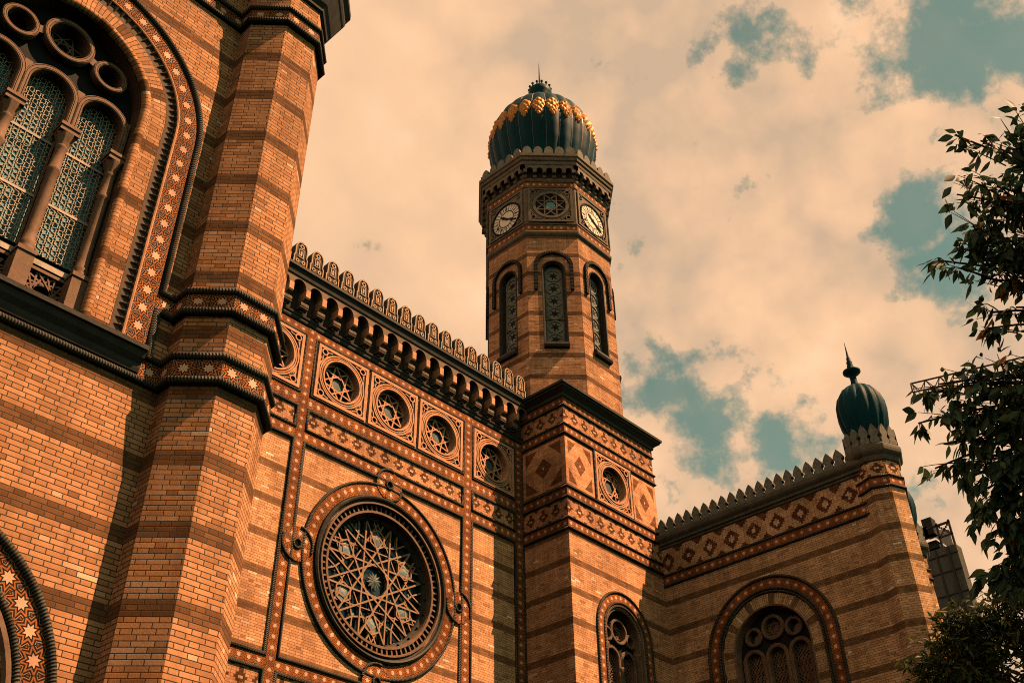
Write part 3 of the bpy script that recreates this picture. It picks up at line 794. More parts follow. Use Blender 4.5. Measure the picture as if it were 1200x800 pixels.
for sx in (-1, 1): ringp(q, FM, (sx * .115, zb + .165), .055, [(-.022, .315), (-.018, .35), (.018, .35), (.022, .315)], 12)
sweep(q, [(-.085, zb + .34), (.085, zb + .34), (.085, zb + .66), (-.085, zb + .66)], [(-.018, .315), (-.015, .348), (.015, .348), (.018, .315)], fm, True)
q.fbox(FM, -.035, .035, zb + .40, zb + .60, .318, .345)
mc = q.build('carving', 'merL', m0)
for k in range(24):
    x = XI - .36 - .652 * (23 - k)
    if k == 0: m0.location.x += x; WL[m0].x += x; WL[mc].x += x; xb = x
    else: inst(m0, hall, (x - xb, 0, 0))

# ================================================================== clock tower
YT = 20.136
TC = (27.44, 22.82)
tower = thing('clock_tower', (TC[0], TC[1], GZ), 'tall octagonal brick clock tower on a square base, crowned by a gilded dark onion dome', 'tower')
FT = Frame((0, YT, 0), (0, -1, 0)); FS = Frame((XI, 0, 0), (-1, 0, 0))
ft = lambda x, y, b: FT(x, y, b)
p = MB()
WX, WZ = 27.43, 13.02
plate(p, FT, rect(XI, XW, GZ - .1, 21.35), [arch(WX, WZ, 1.06, 5.0, 28, 1), circle(27.45, 18.74, .70, 32)])
for a, b in (((XI, YT), (XI, 25.5)), ((XW, YT), (XW, 25.5))): p.face([(*a, GZ), (*b, GZ), (*b, 21.35), (*a, 21.35)])
p.face([(XI, 25.5, GZ), (XW, 25.5, GZ), (XW, 25.5, 21.35), (XI, 25.5, 21.35)])
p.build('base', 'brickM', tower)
tp = [(XI, 22.19), (XI, YT), (XW, YT)]
tpf = [(XI, 25.5), (XI, YT), (XW, YT), (XW, 25.5)]
for z0, z1 in ((21.03, 21.33), (19.84, 20.14), (17.29, 17.60), (16.09, 16.40)):
    q = MB(); vband(q, tpf, z0, z1, .03, .29); q.build('tile_strip', 'tileS', tower)
q = MB()
for z in (20.99, 20.19, 19.80, 17.65, 17.25, 16.44, 16.05): sweep(q, tpf, circ(.05, 8, .03, z), PLAN, False, True, True, 1, .3)
q.build('rope_moulding', 'rope', tower)
for z0, z1 in ((20.24, 20.94), (16.49, 17.20)):
    q = MB(); vband(q, tpf, z0, z1, .010, 1, u0=.1, metric=True); q.build('diamond_frieze', 'diamond', tower)
def lozenge(parent, F, u0, u1, z0, z1, d=.012):
    q = MB(); a, b = (u1 - u0) / 2, (z1 - z0) / 2
    q.face([F(u0, z0, d), F(u1, z0, d), F(u1, z1, d), F(u0, z1, d)], [(-a, -b), (a, -b), (a, b), (-a, b)], uv2=[(-1, -1), (1, -1), (1, 1), (-1, 1)])
    return q.build('lozenge_panel', 'lozenge', parent)
lozenge(tower, FT, XI, 26.33, 17.70, 19.75); lozenge(tower, FT, 28.57, XW, 17.70, 19.75); lozenge(tower, FS, -22.19, -YT, 17.70, 19.75)
for x in (26.37, 28.53):
    q = MB(); rope_path(q, FT, [(x, 17.66), (x, 19.80)], .045, .03); q.build('rope_moulding', 'rope', tower)
rosette(tower, FT, (27.45, 18.725), 1.06, 1.03, hexa=True)
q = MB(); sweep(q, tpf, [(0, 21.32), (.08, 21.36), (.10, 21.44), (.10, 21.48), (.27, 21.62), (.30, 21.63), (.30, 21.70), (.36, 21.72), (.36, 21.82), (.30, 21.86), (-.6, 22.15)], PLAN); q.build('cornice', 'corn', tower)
# base window
win2 = link('arched_window', None, tower, (WX, YT, 12))
q = MB(); band(q, arch(WX, WZ, 1.28, 5, 36, 2), -.14, .14, .03, ft, .27); q.build('tile_band', 'tileS', win2)
q = MB()
for r, t in ((1.46, .05), (1.10, .045)): rope_path(q, FT, arch(WX, WZ, r, 5, 36, 1), t, .03)
q.build('rope_moulding', 'rope', win2)
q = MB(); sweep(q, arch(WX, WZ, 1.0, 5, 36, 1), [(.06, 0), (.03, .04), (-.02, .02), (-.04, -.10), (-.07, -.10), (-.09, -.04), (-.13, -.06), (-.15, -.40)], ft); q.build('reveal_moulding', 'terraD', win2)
q = MB()
for k in range(34):
    t = PI * (k + .5) / 34; c = (WX + .955 * math.cos(t), WZ + .955 * math.sin(t)); bar(q, FT, (c[0] - .03 * math.cos(t), c[1] - .03 * math.sin(t)), (c[0] + .03 * math.cos(t), c[1] + .03 * math.sin(t)), .05, -.12, -.04)
q.build('bead_ring', 'terra', win2)
FT2 = Frame((0, YT + .30, 0), (0, -1, 0)); f2 = lambda x, y, b: FT2(x, y, b)
def tracery(parent, F, cx, spec, lanc, zb, ro, zs, pane_d=-.14, mat='trac', stars=True):
    f = lambda x, y, b: F(x, y, b)
    q = MB(); holes = []
    for (x, z, r, wd) in spec:
        sweep(q, circle(x, z, r, 36), raised(wd, .09), f, closed=True); skirt(q, F, circle(x, z, r - wd / 2, 28), 0, pane_d); holes.append(circle(x, z, r - wd * .42, 24))
    for (x, z, r, wd) in lanc:
        sweep(q, arch(x, z, r, zb, 20, 1), raised(wd, .09), f); skirt(q, F, arch(x, z, r - wd / 2, zb, 16, 1), 0, pane_d); holes.append(arch(x, z, r - wd * .42, zb + .01, 16, 1))
    q.build('tracery', mat, parent)
    q = MB(); plate(q, F, arch(cx, zs, ro, zb, 28, 1), holes, -.03); q.build('spandrel', 'black', parent)
    x, z, r, wd = spec[0]
    q = MB(); star_bars(q, F, (x, z), r - wd / 2, 6, 2, .03, pane_d, pane_d + .05, .5)
    for k in range(6): ringp(q, F, (x + (r * .5) * math.cos(k * PI / 3), z + (r * .5) * math.sin(k * PI / 3)), r * .2, [(-.014, pane_d), (-.014, pane_d + .04), (.014, pane_d + .04), (.014, pane_d)], 12)
    q.build('roundel_star', mat, parent)
    q = MB(); plate(q, F, arch(cx, zs, ro, zb, 28, 1), (), pane_d); q.build('pane', 'glass', parent)
    q = MB()
    for (x, z, r, wd) in lanc:
        zz = zb
        while zz < z + r - .12:
            h = r - wd / 2 if zz < z else math.sqrt(max(0.0001, (r - wd / 2) ** 2 - (zz - z) ** 2))
            k = int((zz - zb) / .14)
            pts = [(x - h + 2 * h * i / 12, zz + .045 * math.sin(i * PI / 1.5 + k * PI)) for i in range(13)]
            sweep(q, pts, [(-.010, pane_d), (-.010, pane_d + .03), (.010, pane_d + .03), (.010, pane_d)], f, caps=False); zz += .09
    q.build('lattice', mat, parent)
tracery(win2, FT2, WX, [(WX, 13.22, .40, .10), (WX + .62, 13.02, .21, .09), (WX - .62, 13.02, .21, .09)], [(WX - .44, 12.22, .37, .12), (WX + .44, 12.22, .37, .12)], 8.0, .90, WZ)
q = MB()
for x in (WX - .86, WX + .86):
    lathe(q, (x, YT + .18), [(.06, 8), (.06, 12.3), (.10, 12.36), (.12, 12.52), (.14, 12.56), (.14, 12.62), (.1, 12.66)], 12)
lathe(q, (WX, YT + .24), [(.06, 8), (.06, 11.7), (.09, 11.76), (.11, 11.9), (.12, 11.98), (.0, 12.0)], 12)
q.build('column', 'terraD', win2)

# --- octagonal shaft
SA = 2.65
sv = octv(TC, SA)
FO = Frame((TC[0], TC[1] - SA, 0), (0, -1, 0)); fo = lambda x, y, b: FO(x, y, b)    # face 0 of the shaft
hs = SA * math.tan(PI / 8)
q = MB(); plate(q, FO, rect(-hs, hs, 21.3, 30.6), [arch(0, 28.49, .46, 24.66, 20, 1)], 0.0, reveal=-.30)
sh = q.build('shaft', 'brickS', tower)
HOOD = []
def spin(o, parent, k):
    """copy of a part for the k-th face of the octagon"""
    c = o.copy(); COL.objects.link(c); c.parent = parent
    R = Matrix.Rotation(k * PI / 4, 4, 'Z'); piv = Vector((TC[0], TC[1], 0)) - WL[parent]
    c.location = R @ (o.location - piv) + piv; c.rotation_euler.z = k * PI / 4; WL[c] = WL[parent] + c.location
    for ch in [x for x in o.children]:
        d = ch.copy(); COL.objects.link(d); d.parent = c; WL[d] = WL[ch]
    return c
lw = link('lancet_window', None, tower, FO(0, 26.7, -.2))
q = MB(); sweep(q, arch(0, 28.66, .75, 27.36, 24, 1), [(-.055, 0), (-.05, .08), (-.02, .11), (.02, .11), (.05, .08), (.055, 0)], fo); q.build('hood_moulding', 'mould', lw)
q = MB()
pth = arch(0, 28.66, .75, 27.36, 24, 1); L = 0
s = .04
while s < 2 * 1.30 + PI * .75 - .02:
    if s < 1.30: c, t = (.75, 27.36 + s), (1, 0)
    elif s < 1.30 + PI * .75: a = (s - 1.30) / .75; c, t = (.75 * math.cos(a), 28.66 + .75 * math.sin(a)), (math.cos(a), math.sin(a))
    else: c, t = (-.75, 28.66 - (s - 1.30 - PI * .75)), (1, 0)
    bar(q, FO, (c[0] - .075 * t[0], c[1] - .075 * t[1]), (c[0] + .075 * t[0], c[1] + .075 * t[1]), .038, .0, .12); s += .075
q.build('hood_rib', 'mould', lw)
q = MB(); sweep(q, arch(0, 28.49, .44, 24.66, 20, 1), [(.06, .005), (.05, .03), (.0, .02), (-.03, -.06), (-.05, -.06), (-.06, -.28)], fo); q.build('inner_arch', 'mould', lw)
q = MB(); plate(q, FO, arch(0, 28.49, .46, 24.66, 20, 1), [], -.28); q.build('panel', 'tracT', lw)
q = MB()
for z in (28.36, 27.68, 27.02, 26.36, 25.67, 25.03):
    ringp(q, FO, (0, z), .30, [(-.035, -.28), (-.03, -.245), (.03, -.245), (.035, -.28)], 28)
bar(q, FO, (-.33, 24.7), (-.33, 28.5), .03, -.28, -.25); bar(q, FO, (.33, 24.7), (.33, 28.5), .03, -.28, -.25)
q.build('disc_ring', 'tracT', lw)
for z in (28.36, 27.68, 27.02, 26.36, 25.67, 25.03):
    q = MB(); pts = []
    for k in range(12):
        a = k * PI / 6 + .3; r = .235 if k % 2 == 0 else .085; pts.append((r * math.cos(a), z + r * math.sin(a)))
    lo = [Vector((x, y, 0)) for x, y in pts]
    for t in tessellate_polygon([lo]): q.face([FO(lo[i].x, lo[i].y, -.270) for i in t])
    q.build('star_opening', 'black', lw)
q = MB(); bar(q, FO, (-.42, 26.02), (.42, 26.02), .04, -.28, -.25); q.build('transom', 'black', lw)
q = MB(); sweep(q, [(-.50, 24.53), (.50, 24.53)], [(-.14, 0), (-.14, .10), (-.10, .16), (.02, .18), (.11, .14), (.14, .06), (.15, -.25)][::-1], lambda x, y, b: FO(x, y, b)); q.build('sill', 'mould', lw)
for k in range(1, 8): spin(sh, tower, -k)
for k in (-1, -2, -3, 1, 2): spin(lw, tower, k)
# --- clock storey
q = MB(); sweep(q, sv, [(0, 30.36), (.05, 30.40), (.10, 30.46), (.12, 30.56), (.10, 30.62), (.03, 30.66), (.03, 31.00), (.07, 31.02), (.07, 31.08), (.02, 31.10), (.02, 33.24), (.06, 33.26), (.06, 33.30), (.02, 33.31), (.02, 33.58), (.06, 33.6), (.10, 33.68), (.11, 33.76), (.02, 33.80), (.02, 34.42)], PLAN, True); q.build('clock_storey', 'tcorn', tower)
for z0, z1 in ((30.69, 30.97), (33.32, 33.56)):
    q = MB(); vband(q, sv, z0, z1, .05, .29, closed=True, d0=.02); q.build('tile_strip', 'tileS', tower)
ros = rosette(tower, FO, (0, 32.15), 1.0, 1.02, mat='tcorn', rg=.72, dd=-.0001 + .0)
for ch in list(ros.children):       # a shallow, framed rosette set on the storey wall
    ch.location.y -= .05
bpy.data.objects.remove([c for c in ros.children if c.name.startswith('star_tracery')][0])
for nm in ('pane', 'centre_pane'):
    bpy.data.objects.remove([c for c in ros.children if c.name.split('.')[0] == nm][0])
q = MB(); disc(q, FO, (0, 32.15), .71, .055, 32); q.build('pane', 'black', ros)
q = MB(); star_bars(q, FO, (0, 32.15), .69, 8, 3, .05, .055, .085, PI / 8); ringp(q, FO, (0, 32.15), .70, [(-.04, .05), (-.03, .12), (.05, .12), (.06, .05)], 40); q.build('star_tracery', 'tcorn', ros)
q = MB(); disc(q, FO, (0, 32.15), .22, .058, 8); q.build('centre_pane', 'glassT', ros)
ck = link('clock', None, tower, FO(0, 32.03, .03))
CZ = 32.03
q = MB(); plate(q, FO, rect(-1.0, 1.0, 31.13, 33.2), [circle(0, CZ, .80, 40)], .05)
sweep(q, rect(-.94, .94, 31.2, 33.14), [(-.05, .05), (-.05, .09), (.05, .09), (.05, .05)], fo, True)
for sx in (-1, 1):
    for zz in (31.42, 32.92): ringp(q, FO, (sx * .76, zz), .10, [(-.03, .05), (-.02, .09), (.02, .09), (.03, .05)], 16)
q.build('clock_frame', 'tcorn', ck)
q = MB(); ringp(q, FO, (0, CZ), .82, [(-.05, .04), (-.04, .10), (.02, .11), (.05, .06)], 48); q.build('rim', 'black', ck)
q = MB(); disc(q, FO, (0, CZ), .80, .056, 48); q.build('dial', 'clock', ck)
q = MB(); ringp(q, FO, (0, CZ), .43, [(-.022, .056), (-.022, .066), (.022, .066), (.022, .056)], 40)
for k in range(12):
    a = PI * 2 * (k + .5) / 12; bar(q, FO, (.44 * math.cos(a), CZ + .44 * math.sin(a)), (.79 * math.cos(a), CZ + .79 * math.sin(a)), .028, .056, .064)
    a = PI * 2 * k / 12
    ringp(q, FO, (.70 * math.cos(a), CZ + .70 * math.sin(a)), .03, [(-.012, .056), (-.012, .062), (.012, .062), (.012, .056)], 8)
q.build('dial_ring', 'iron', ck)
q = MB()
RN = ['XII', 'I', 'II', 'III', 'IV', 'V', 'VI', 'VII', 'VIII', 'IX', 'X', 'XI']
for h, tx in enumerate(RN):
    a = PI / 2 - h * PI / 6; er = Vector((math.cos(a), math.sin(a))); et = Vector((math.sin(a), -math.cos(a))); wch = {'I': .035, 'V': .075, 'X': .075}
    tot = sum(wch[c] for c in tx); x = -tot / 2; c0 = Vector((0, CZ)) + er * .57
    for c in tx:
        m_ = x + wch[c] / 2; L_ = lambda s, t: c0 + et * (m_ + s) + er * t
        if c == 'I': bar(q, FO, L_(0, -.075), L_(0, .075), .02, .056, .064)
        elif c == 'V': bar(q, FO, L_(-.03, .075), L_(0, -.075), .02, .056, .064); bar(q, FO, L_(.03, .075), L_(0, -.075), .014, .056, .065)
        else: bar(q, FO, L_(-.03, .075), L_(.03, -.075), .02, .056, .064); bar(q, FO, L_(.03, .075), L_(-.03, -.075), .014, .056, .065)
        x += wch[c]
q.build('numerals', 'black', ck)
q = MB()
for hh, ln, wd, dd in ((10.35, .36, .085, .085), (4.05, .66, .06, .10)):
    a = PI / 2 - hh * PI / 6; bar(q, FO, (-.12 * math.cos(a), CZ - .12 * math.sin(a)), (ln * math.cos(a), CZ + ln * math.sin(a)), wd, .07, dd)
    bar(q, FO, (ln * .45 * math.cos(a), CZ + ln * .45 * math.sin(a)), (ln * .7 * math.cos(a), CZ + ln * .7 * math.sin(a)), wd * 1.7, .07, dd + .004)
disc(q, FO, (0, CZ), .06, .11, 14); q.build('hands', 'black', ck)
for k in (-2, 2): spin(ck, tower, k)
ros.location = ros.location
c1 = spin(ros, tower, -1); spin(ros, tower, -3); spin(ros, tower, 1)
for ch in list(ros.children): bpy.data.objects.remove(ch)
bpy.data.objects.remove(ros)
# --- arcaded parapet
ah = 2.95 * math.tan(PI / 8)
pt = 2 * ah / 5.6
ar2 = arcade_plate(FO, pt, 34.12, 34.10, 34.45, pt * .36, .30, .28).build('arcade_arch', 'tcorn', tower)
co2 = console(FO, pt / 2, .16, 33.74, 34.14, .32).build('console', 'tcorn', tower)
def putf(o, parent, k, off):
    c = o.copy(); COL.objects.link(c); c.parent = parent
    R = Matrix.Rotation(k * PI / 4, 4, 'Z'); piv = Vector((TC[0], TC[1], 0)) - WL[parent]
    c.location = R @ (o.location + Vector((off, 0, 0)) - piv) + piv; c.rotation_euler.z = k * PI / 4; return c
for k in (-3, -2, -1, 0, 1, 2):
    for i in range(-2, 3): putf(ar2, tower, k, i * pt)
    for i in range(-3, 3): putf(co2, tower, k, i * pt)
bpy.data.objects.remove(ar2); bpy.data.objects.remove(co2)
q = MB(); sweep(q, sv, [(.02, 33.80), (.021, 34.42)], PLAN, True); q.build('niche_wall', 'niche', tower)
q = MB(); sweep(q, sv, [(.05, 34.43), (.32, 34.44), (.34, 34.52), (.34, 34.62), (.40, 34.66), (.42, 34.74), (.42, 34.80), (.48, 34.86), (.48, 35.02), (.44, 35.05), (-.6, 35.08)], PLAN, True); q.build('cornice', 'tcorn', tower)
pm = MB()
pts = [(-.17, 0), (.17, 0), (.19, .14), (.16, .26), (.09, .34), (0, .38), (-.09, .34), (-.16, .26), (-.19, .14)]
pts = [(x * 1.1, z * 1.35) for x, z in pts]
for dd in (.28, .40): pm.face([FO(x, 35.04 + z, dd) for x, z in pts])
for i in range(9): a, b = pts[i], pts[(i + 1) % 9]; pm.face([FO(a[0], 35.04 + a[1], .28), FO(b[0], 35.04 + b[1], .28), FO(b[0], 35.04 + b[1], .40), FO(a[0], 35.04 + a[1], .40)])
pal = pm.build('palmette', 'wmerlon', tower)
for k in range(-3, 3):
    for i in range(5): putf(pal, tower, k, (i - 2) * .49)
bpy.data.objects.remove(pal)
# --- onion dome
DPR = [(2.02, 35.1), (2.08, 35.6), (2.24, 36.3), (2.45, 37.1), (2.59, 37.9), (2.635, 38.5), (2.60, 39.0), (2.48, 39.6), (2.24, 40.2), (1.9, 40.7), (1.45, 41.15), (1.0, 41.5), (.62, 41.7), (.48, 41.8)]
def interp(z):
    for (r0_, z0_), (r1_, z1_) in zip(DPR, DPR[1:]):
        if z0_ <= z <= z1_: return r0_ + (r1_ - r0_) * (z - z0_) / (z1_ - z0_)
    return DPR[-1][0]
GOR = 24
dome = MB()
fine = []
z = 35.1
zz = [35.1 + (41.8 - 35.1) * i / 44 for i in range(45)]
lathe(dome, TC, [(interp(a), a) for a in zz], GOR * 8, GOR, .032)
dm = dome.build('dome', 'copper', tower)
q = MB()
for k in range(GOR):
    t = 2 * PI * k / GOR
    pth = [(interp(a) * (1 - .032 * .58), a) for a in zz]
    e = Vector((math.cos(t), math.sin(t), 0)); n = Vector((-math.sin(t), math.cos(t), 0)); C0 = Vector((TC[0], TC[1], 0))
    q.grid([[C0 + e * (r + .028 * math.cos(j * PI / 2)) + n * (.028 * math.sin(j * PI / 2)) + Vector((0, 0, a)) for j in range(4)] for r, a in pth], cv=True)
q.build('dome_ribs', plain_mat('dome_seam_metal', (.02, .034, .036), .4, .4, spec=.5), dm)
# gilded leaf ornaments, one on each gore, wrapped on the dome
def ornament(k):
    q = MB(); t0 = 2 * PI * (k + .5) / GOR
    def on(a, z, h):
        r = interp(z) * (1 + .032 * (math.cos((a) * GOR / 2) - .6)) + h
        return (TC[0] + r * math.cos(t0 + a), TC[1] + r * math.sin(t0 + a), z)
    hw = PI / GOR * 1.0; zt, zb = 39.62, 38.25
    def lobe(u, v, ru, rv, h0, h1, n=10):
        c = on(u * hw, zb + v * (zt - zb), h1); ring = []
        for j in range(n):
            a = 2 * PI * j / n; ring.append(on((u + ru * math.cos(a)) * hw, zb + (v + rv * math.sin(a)) * (zt - zb), h0))
        for j in range(n): q.face([c, ring[j], ring[(j + 1) % n]], smooth=False)
    for (u, v, ru, rv) in ((0, .88, .42, .12), (-.48, .76, .38, .13), (.48, .76, .38, .13), (0, .62, .42, .16), (-.72, .55, .28, .12), (.72, .55, .28, .12), (-.42, .42, .36, .13), (.42, .42, .36, .13), (0, .30, .34, .15), (-.25, .20, .26, .10), (.25, .20, .26, .10), (0, .08, .24, .10)):
        lobe(u, v, ru * 1.08, rv, .012, .085)
    return q
o0 = ornament(0).build('gilded_ornament', 'gold', dm)
for k in range(1, GOR):
    c = o0.copy(); COL.objects.link(c); c.parent = dm
    R = Matrix.Rotation(2 * PI * k / GOR, 4, 'Z'); c.location = o0.location; piv = Vector((TC[0], TC[1], 0)) - WL[dm]
    c.location = R @ (o0.location - piv) + piv; c.rotation_euler.z = 2 * PI * k / GOR
q = MB(); lathe(q, TC, [(.50, 41.75), (.46, 41.9), (.44, 42.15), (.47, 42.4), (.55, 42.75), (.61, 42.95), (.56, 42.96), (.3, 42.9), (.1, 43.0), (.07, 43.3), (.05, 43.8), (.012, 45.3)], 24)
for k in range(14):
    t = 2 * PI * k / 14; x, y = TC[0] + .56 * math.cos(t), TC[1] + .56 * math.sin(t); lathe(q, (x, y), [(.05, 42.98), (.03, 43.10), (.075, 43.16), (.07, 43.22), (.0, 43.26)], 6)
q.build('finial', 'copper', tower)

# ================================================================== side wing
FWg = Frame((XW, 0, 0), (-1, 0, 0)); fg = lambda x, y, b: FWg(x, y, b)      # u = -Y
YE = 12.0
wing = thing('side_wing', (XW, 15.7, GZ), 'shaded brick side wing with arched window and pointed crest, between clock tower and corner turret', 'building')
WY, WZ2 = -16.22, 12.28
p = MB()
plate(p, FWg, rect(-YT, -YE, GZ - .1, 17.25), [arch(WY, WZ2, 1.42, 4.0, 32, 1)], 0)
for a, b in (((XW, YE), (32.8, YE)), ((32.8, YE), (32.8, YT)), ((32.8, YT), (XW, YT))): p.face([(*a, GZ), (*b, GZ), (*b, 17.25), (*a, 17.25)])
p.face([(XW, YE, 17.26), (32.8, YE, 17.26), (32.8, YT, 17.26), (XW, YT, 17.26)])
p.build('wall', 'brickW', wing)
wl = [(XW, YT - .01), (XW, YE), (32.8, YE)]
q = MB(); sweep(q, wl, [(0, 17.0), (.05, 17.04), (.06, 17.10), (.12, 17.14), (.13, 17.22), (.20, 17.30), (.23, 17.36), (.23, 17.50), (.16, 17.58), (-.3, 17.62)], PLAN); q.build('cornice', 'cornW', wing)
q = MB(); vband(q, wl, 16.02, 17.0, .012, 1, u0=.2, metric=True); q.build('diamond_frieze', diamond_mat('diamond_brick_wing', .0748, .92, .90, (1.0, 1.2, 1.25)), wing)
q = MB(); vband(q, wl, 15.63, 15.93, .03, .33); q.build('tile_strip', 'tileS', wing)
q = MB()
for z in (15.98, 15.59): sweep(q, wl, circ(.05, 8, .03, z), PLAN, False, True, True, 1, .3)
q.build('rope_moulding', 'rope', wing)
mw = merlon(FWg, 0, .335, 17.56, .66, -.08, .10, True).build('merlon', 'wmerlon', wing)
for k in range(20):
    y = 19.93 - k * .387
    if k == 0: mw.location.y += y; WL[mw].y += y
    else: inst(mw, wing, (0, -k * .387, 0))
win3 = link('arched_window', None, wing, (XW, 16.22, 12))
q = MB(); band(q, arch(WY, WZ2, 2.19, 4, 44, 2), -.15, .15, .03, fg, .33); q.build('tile_band', 'tileS', win3)
q = MB()
for r, t in ((2.40, .055), (1.99, .05), (1.89, .04)): rope_path(q, FWg, arch(WY, WZ2, r, 4, 44, 1), t, .03)
q.build('rope_moulding', 'rope', win3)
q = MB(); band(q, arch(WY, WZ2, 1.64, 4, 44, 4), -.18, .18, .012, fg, .0748, u0=-7.6)
for i, uv in enumerate(q.uv): q.uv[i] = [(b * .29, a * .0748) for a, b in uv]
q.build('brick_arch', 'voussW', win3)
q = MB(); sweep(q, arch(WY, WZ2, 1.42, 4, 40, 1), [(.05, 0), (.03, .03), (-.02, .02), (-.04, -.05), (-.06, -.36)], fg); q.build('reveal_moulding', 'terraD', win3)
FW3 = Frame((XW + .30, 0, 0), (-1, 0, 0))
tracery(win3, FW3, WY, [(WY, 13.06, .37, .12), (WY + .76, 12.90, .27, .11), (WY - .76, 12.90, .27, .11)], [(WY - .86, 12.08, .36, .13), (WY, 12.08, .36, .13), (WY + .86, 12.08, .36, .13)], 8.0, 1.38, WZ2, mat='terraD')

# ================================================================== corner turrets
def turret(c, label, name='corner_turret', full=True):
    t = thing(name, (c[0], c[1], GZ), label, 'turret', None)
    rot = PI / 8
    a = .70
    V = octv(c, a, rot)
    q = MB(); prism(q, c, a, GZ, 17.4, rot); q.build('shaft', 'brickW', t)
    q = MB(); vband(q, V, 16.37, 16.64, .03, .29, closed=True); q.build('tile_strip', 'tileS', t)
    q = MB()
    for z in (16.69, 16.32): sweep(q, V, circ(.045, 8, .03, z), PLAN, True, True, True, 1, .3)
    q.build('rope_moulding', 'rope', t)
    q = MB(); vband(q, V, 16.74, 17.25, .010, 1, metric=True, closed=True, u0=.0)
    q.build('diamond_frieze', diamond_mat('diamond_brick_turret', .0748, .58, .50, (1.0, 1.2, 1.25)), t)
    q = MB(); sweep(q, V, [(0, 17.24), (.06, 17.28), (.08, 17.34), (.10, 17.44), (.17, 17.52), (.20, 17.58), (.21, 17.68), (.20, 17.78), (.15, 17.86), (-.4, 17.95)], PLAN, True); q.build('cornice', 'cornW', t)
    F = Frame((c[0], c[1] - .80, 0), (0, -1, 0)); mm = merlon(F, 0, .30, 17.86, .74, -.06, .06, True).build('merlon', 'wmerlon', t)
    piv = Vector((c[0], c[1], 0)) - WL[t]; base = mm.location.copy()
    for k in range(8):
        for s in (-.165, .165):
            R = Matrix.Rotation(rot + k * PI / 4, 4, 'Z'); o = mm.copy(); COL.objects.link(o); o.parent = t
            o.location = R @ (base + Vector((s, 0, 0)) - piv) + piv; o.rotation_euler.z = rot + k * PI / 4
    bpy.data.objects.remove(mm)
    q = MB(); pf = [(.50, 17.9), (.50, 18.25), (.56, 18.42), (.68, 18.72), (.78, 19.08), (.825, 19.45), (.81, 19.8), (.72, 20.14), (.55, 20.42), (.32, 20.60), (.15, 20.68)]
    lathe(q, c, pf, 16 * 6, 16, .10); q.build('dome', 'copper', t)
    q = MB(); lathe(q, c, [(.15, 20.66), (.11, 20.9), (.12, 21.12), (.22, 21.18), (.31, 21.26), (.31, 21.32), (.2, 21.38), (.09, 21.45), (.12, 21.55), (.09, 21.62), (.11, 21.70), (.07, 21.78), (.075, 21.88), (.045, 21.95), (.03, 22.15), (.005, 22.62)], 16); q.build('finial', 'copper', t)
    return t
TUR = (30.67, 11.62)
turret(TUR, 'octagonal brick turret with small dark ribbed onion dome, at the end of the side wing')
turret((38.1, 14.15), 'small dark dome peeping out from behind the corner turret', 'rear_turret')

# ================================================================== buildings beyond, crane
nb_ = thing('party_wall_house', (54, 16.6, GZ), 'grey house gable with bare party wall and railing frame, beyond the corner turret', 'building')
p = MB()
def quadbox(mb, c, sx, sy, z0, z1, rz=0.0, mi=0):
    ca, sa = math.cos(rz), math.sin(rz); P = [(c[0] + x * ca - y * sa, c[1] + x * sa + y * ca) for x, y in ((-sx, -sy), (sx, -sy), (sx, sy), (-sx, sy))]
    for i in range(4): a, b = P[i], P[(i + 1) % 4]; mb.face([(*a, z0), (*b, z0), (*b, z1), (*a, z1)], mi=mi)
    mb.face([(*q_, z1) for q_ in P], mi=mi)
p.face([(52, 16.6, GZ), (52, 18.25, GZ), (52, 18.25, 23.75), (52, 16.6, 23.75)]); p.face([(52, 16.6, GZ), (52.7, 16.6, GZ), (52.7, 16.6, 23.75), (52, 16.6, 23.75)])
p.face([(52, 16.6, 23.75), (52.7, 16.6, 23.75), (52.7, 18.25, 23.75), (52, 18.25, 23.75)]); p.face([(52.7, 16.6, GZ), (52.7, 18.25, GZ), (52.7, 18.25, 23.75), (52.7, 16.6, 23.75)])
p.face([(52, 18.25, GZ), (52.7, 18.25, GZ), (52.7, 18.25, 23.75), (52, 18.25, 23.75)])
p.build('party_wall', plain_mat('grey_render', (.06, .066, .06), .9, var=.8, scale=.8, streak=True), nb_)
p = MB()
for y in (16.68, 17.34): p.box((52.1, y - .05, 23.7), (52.2, y + .05, 25.2))
p.box((52.1, 16.63, 25.02), (52.2, 17.9, 25.12)); p.box((52.1, 16.63, 24.35), (52.2, 17.4, 24.42))
for y in (17.05, 17.7): p.box((51.93, y - .04, 12), (52.0, y + .04, 23.7))
for z in (21.2, 22.4, 23.3): p.box((51.95, 16.58, z), (52.0, 18.2, z + .06))
strut_y = [(16.68, 24.38, 17.34, 25.05), (16.68, 25.05, 17.34, 24.38)]
for ya, za, yb, zb_ in strut_y:
    for i in range(8): p.box((52.13, ya + (yb - ya) * i / 8, min(za + (zb_ - za) * i / 8, za + (zb_ - za) * (i + 1) / 8)), (52.17, ya + (yb - ya) * (i + 1) / 8, max(za + (zb_ - za) * i / 8, za + (zb_ - za) * (i + 1) / 8) + .03))
p.build('roof_railing', 'iron', nb_)
p = MB()
quadbox(p, (53.6, 18.6), .9, .85, GZ, 24.6)
p.face([(52.4, 17.62, 24.55), (52.4, 19.6, 24.9), (54.8, 19.6, 26.6), (54.8, 17.62, 25.9)])
p.face([(52.4, 17.62, 24.55), (54.8, 17.62, 25.9), (54.8, 17.62, 24.5)])
p.box((52.5, 17.66, 24.9), (53.1, 18.2, 25.85)); p.box((52.5, 18.0, 24.9), (53.0, 18.5, 25.4))
for z in (22.4, 23.0, 23.5, 24.1): p.box((52.55, 17.6, z), (52.75, 18.4, z + .18))
p.build('dormer', plain_mat('slate', (.022, .024, .024), .7), nb_)
p = MB(); quadbox(p, (59, 26), 6, 6, GZ, 20); p.build('house_body', 'roof', nb_)

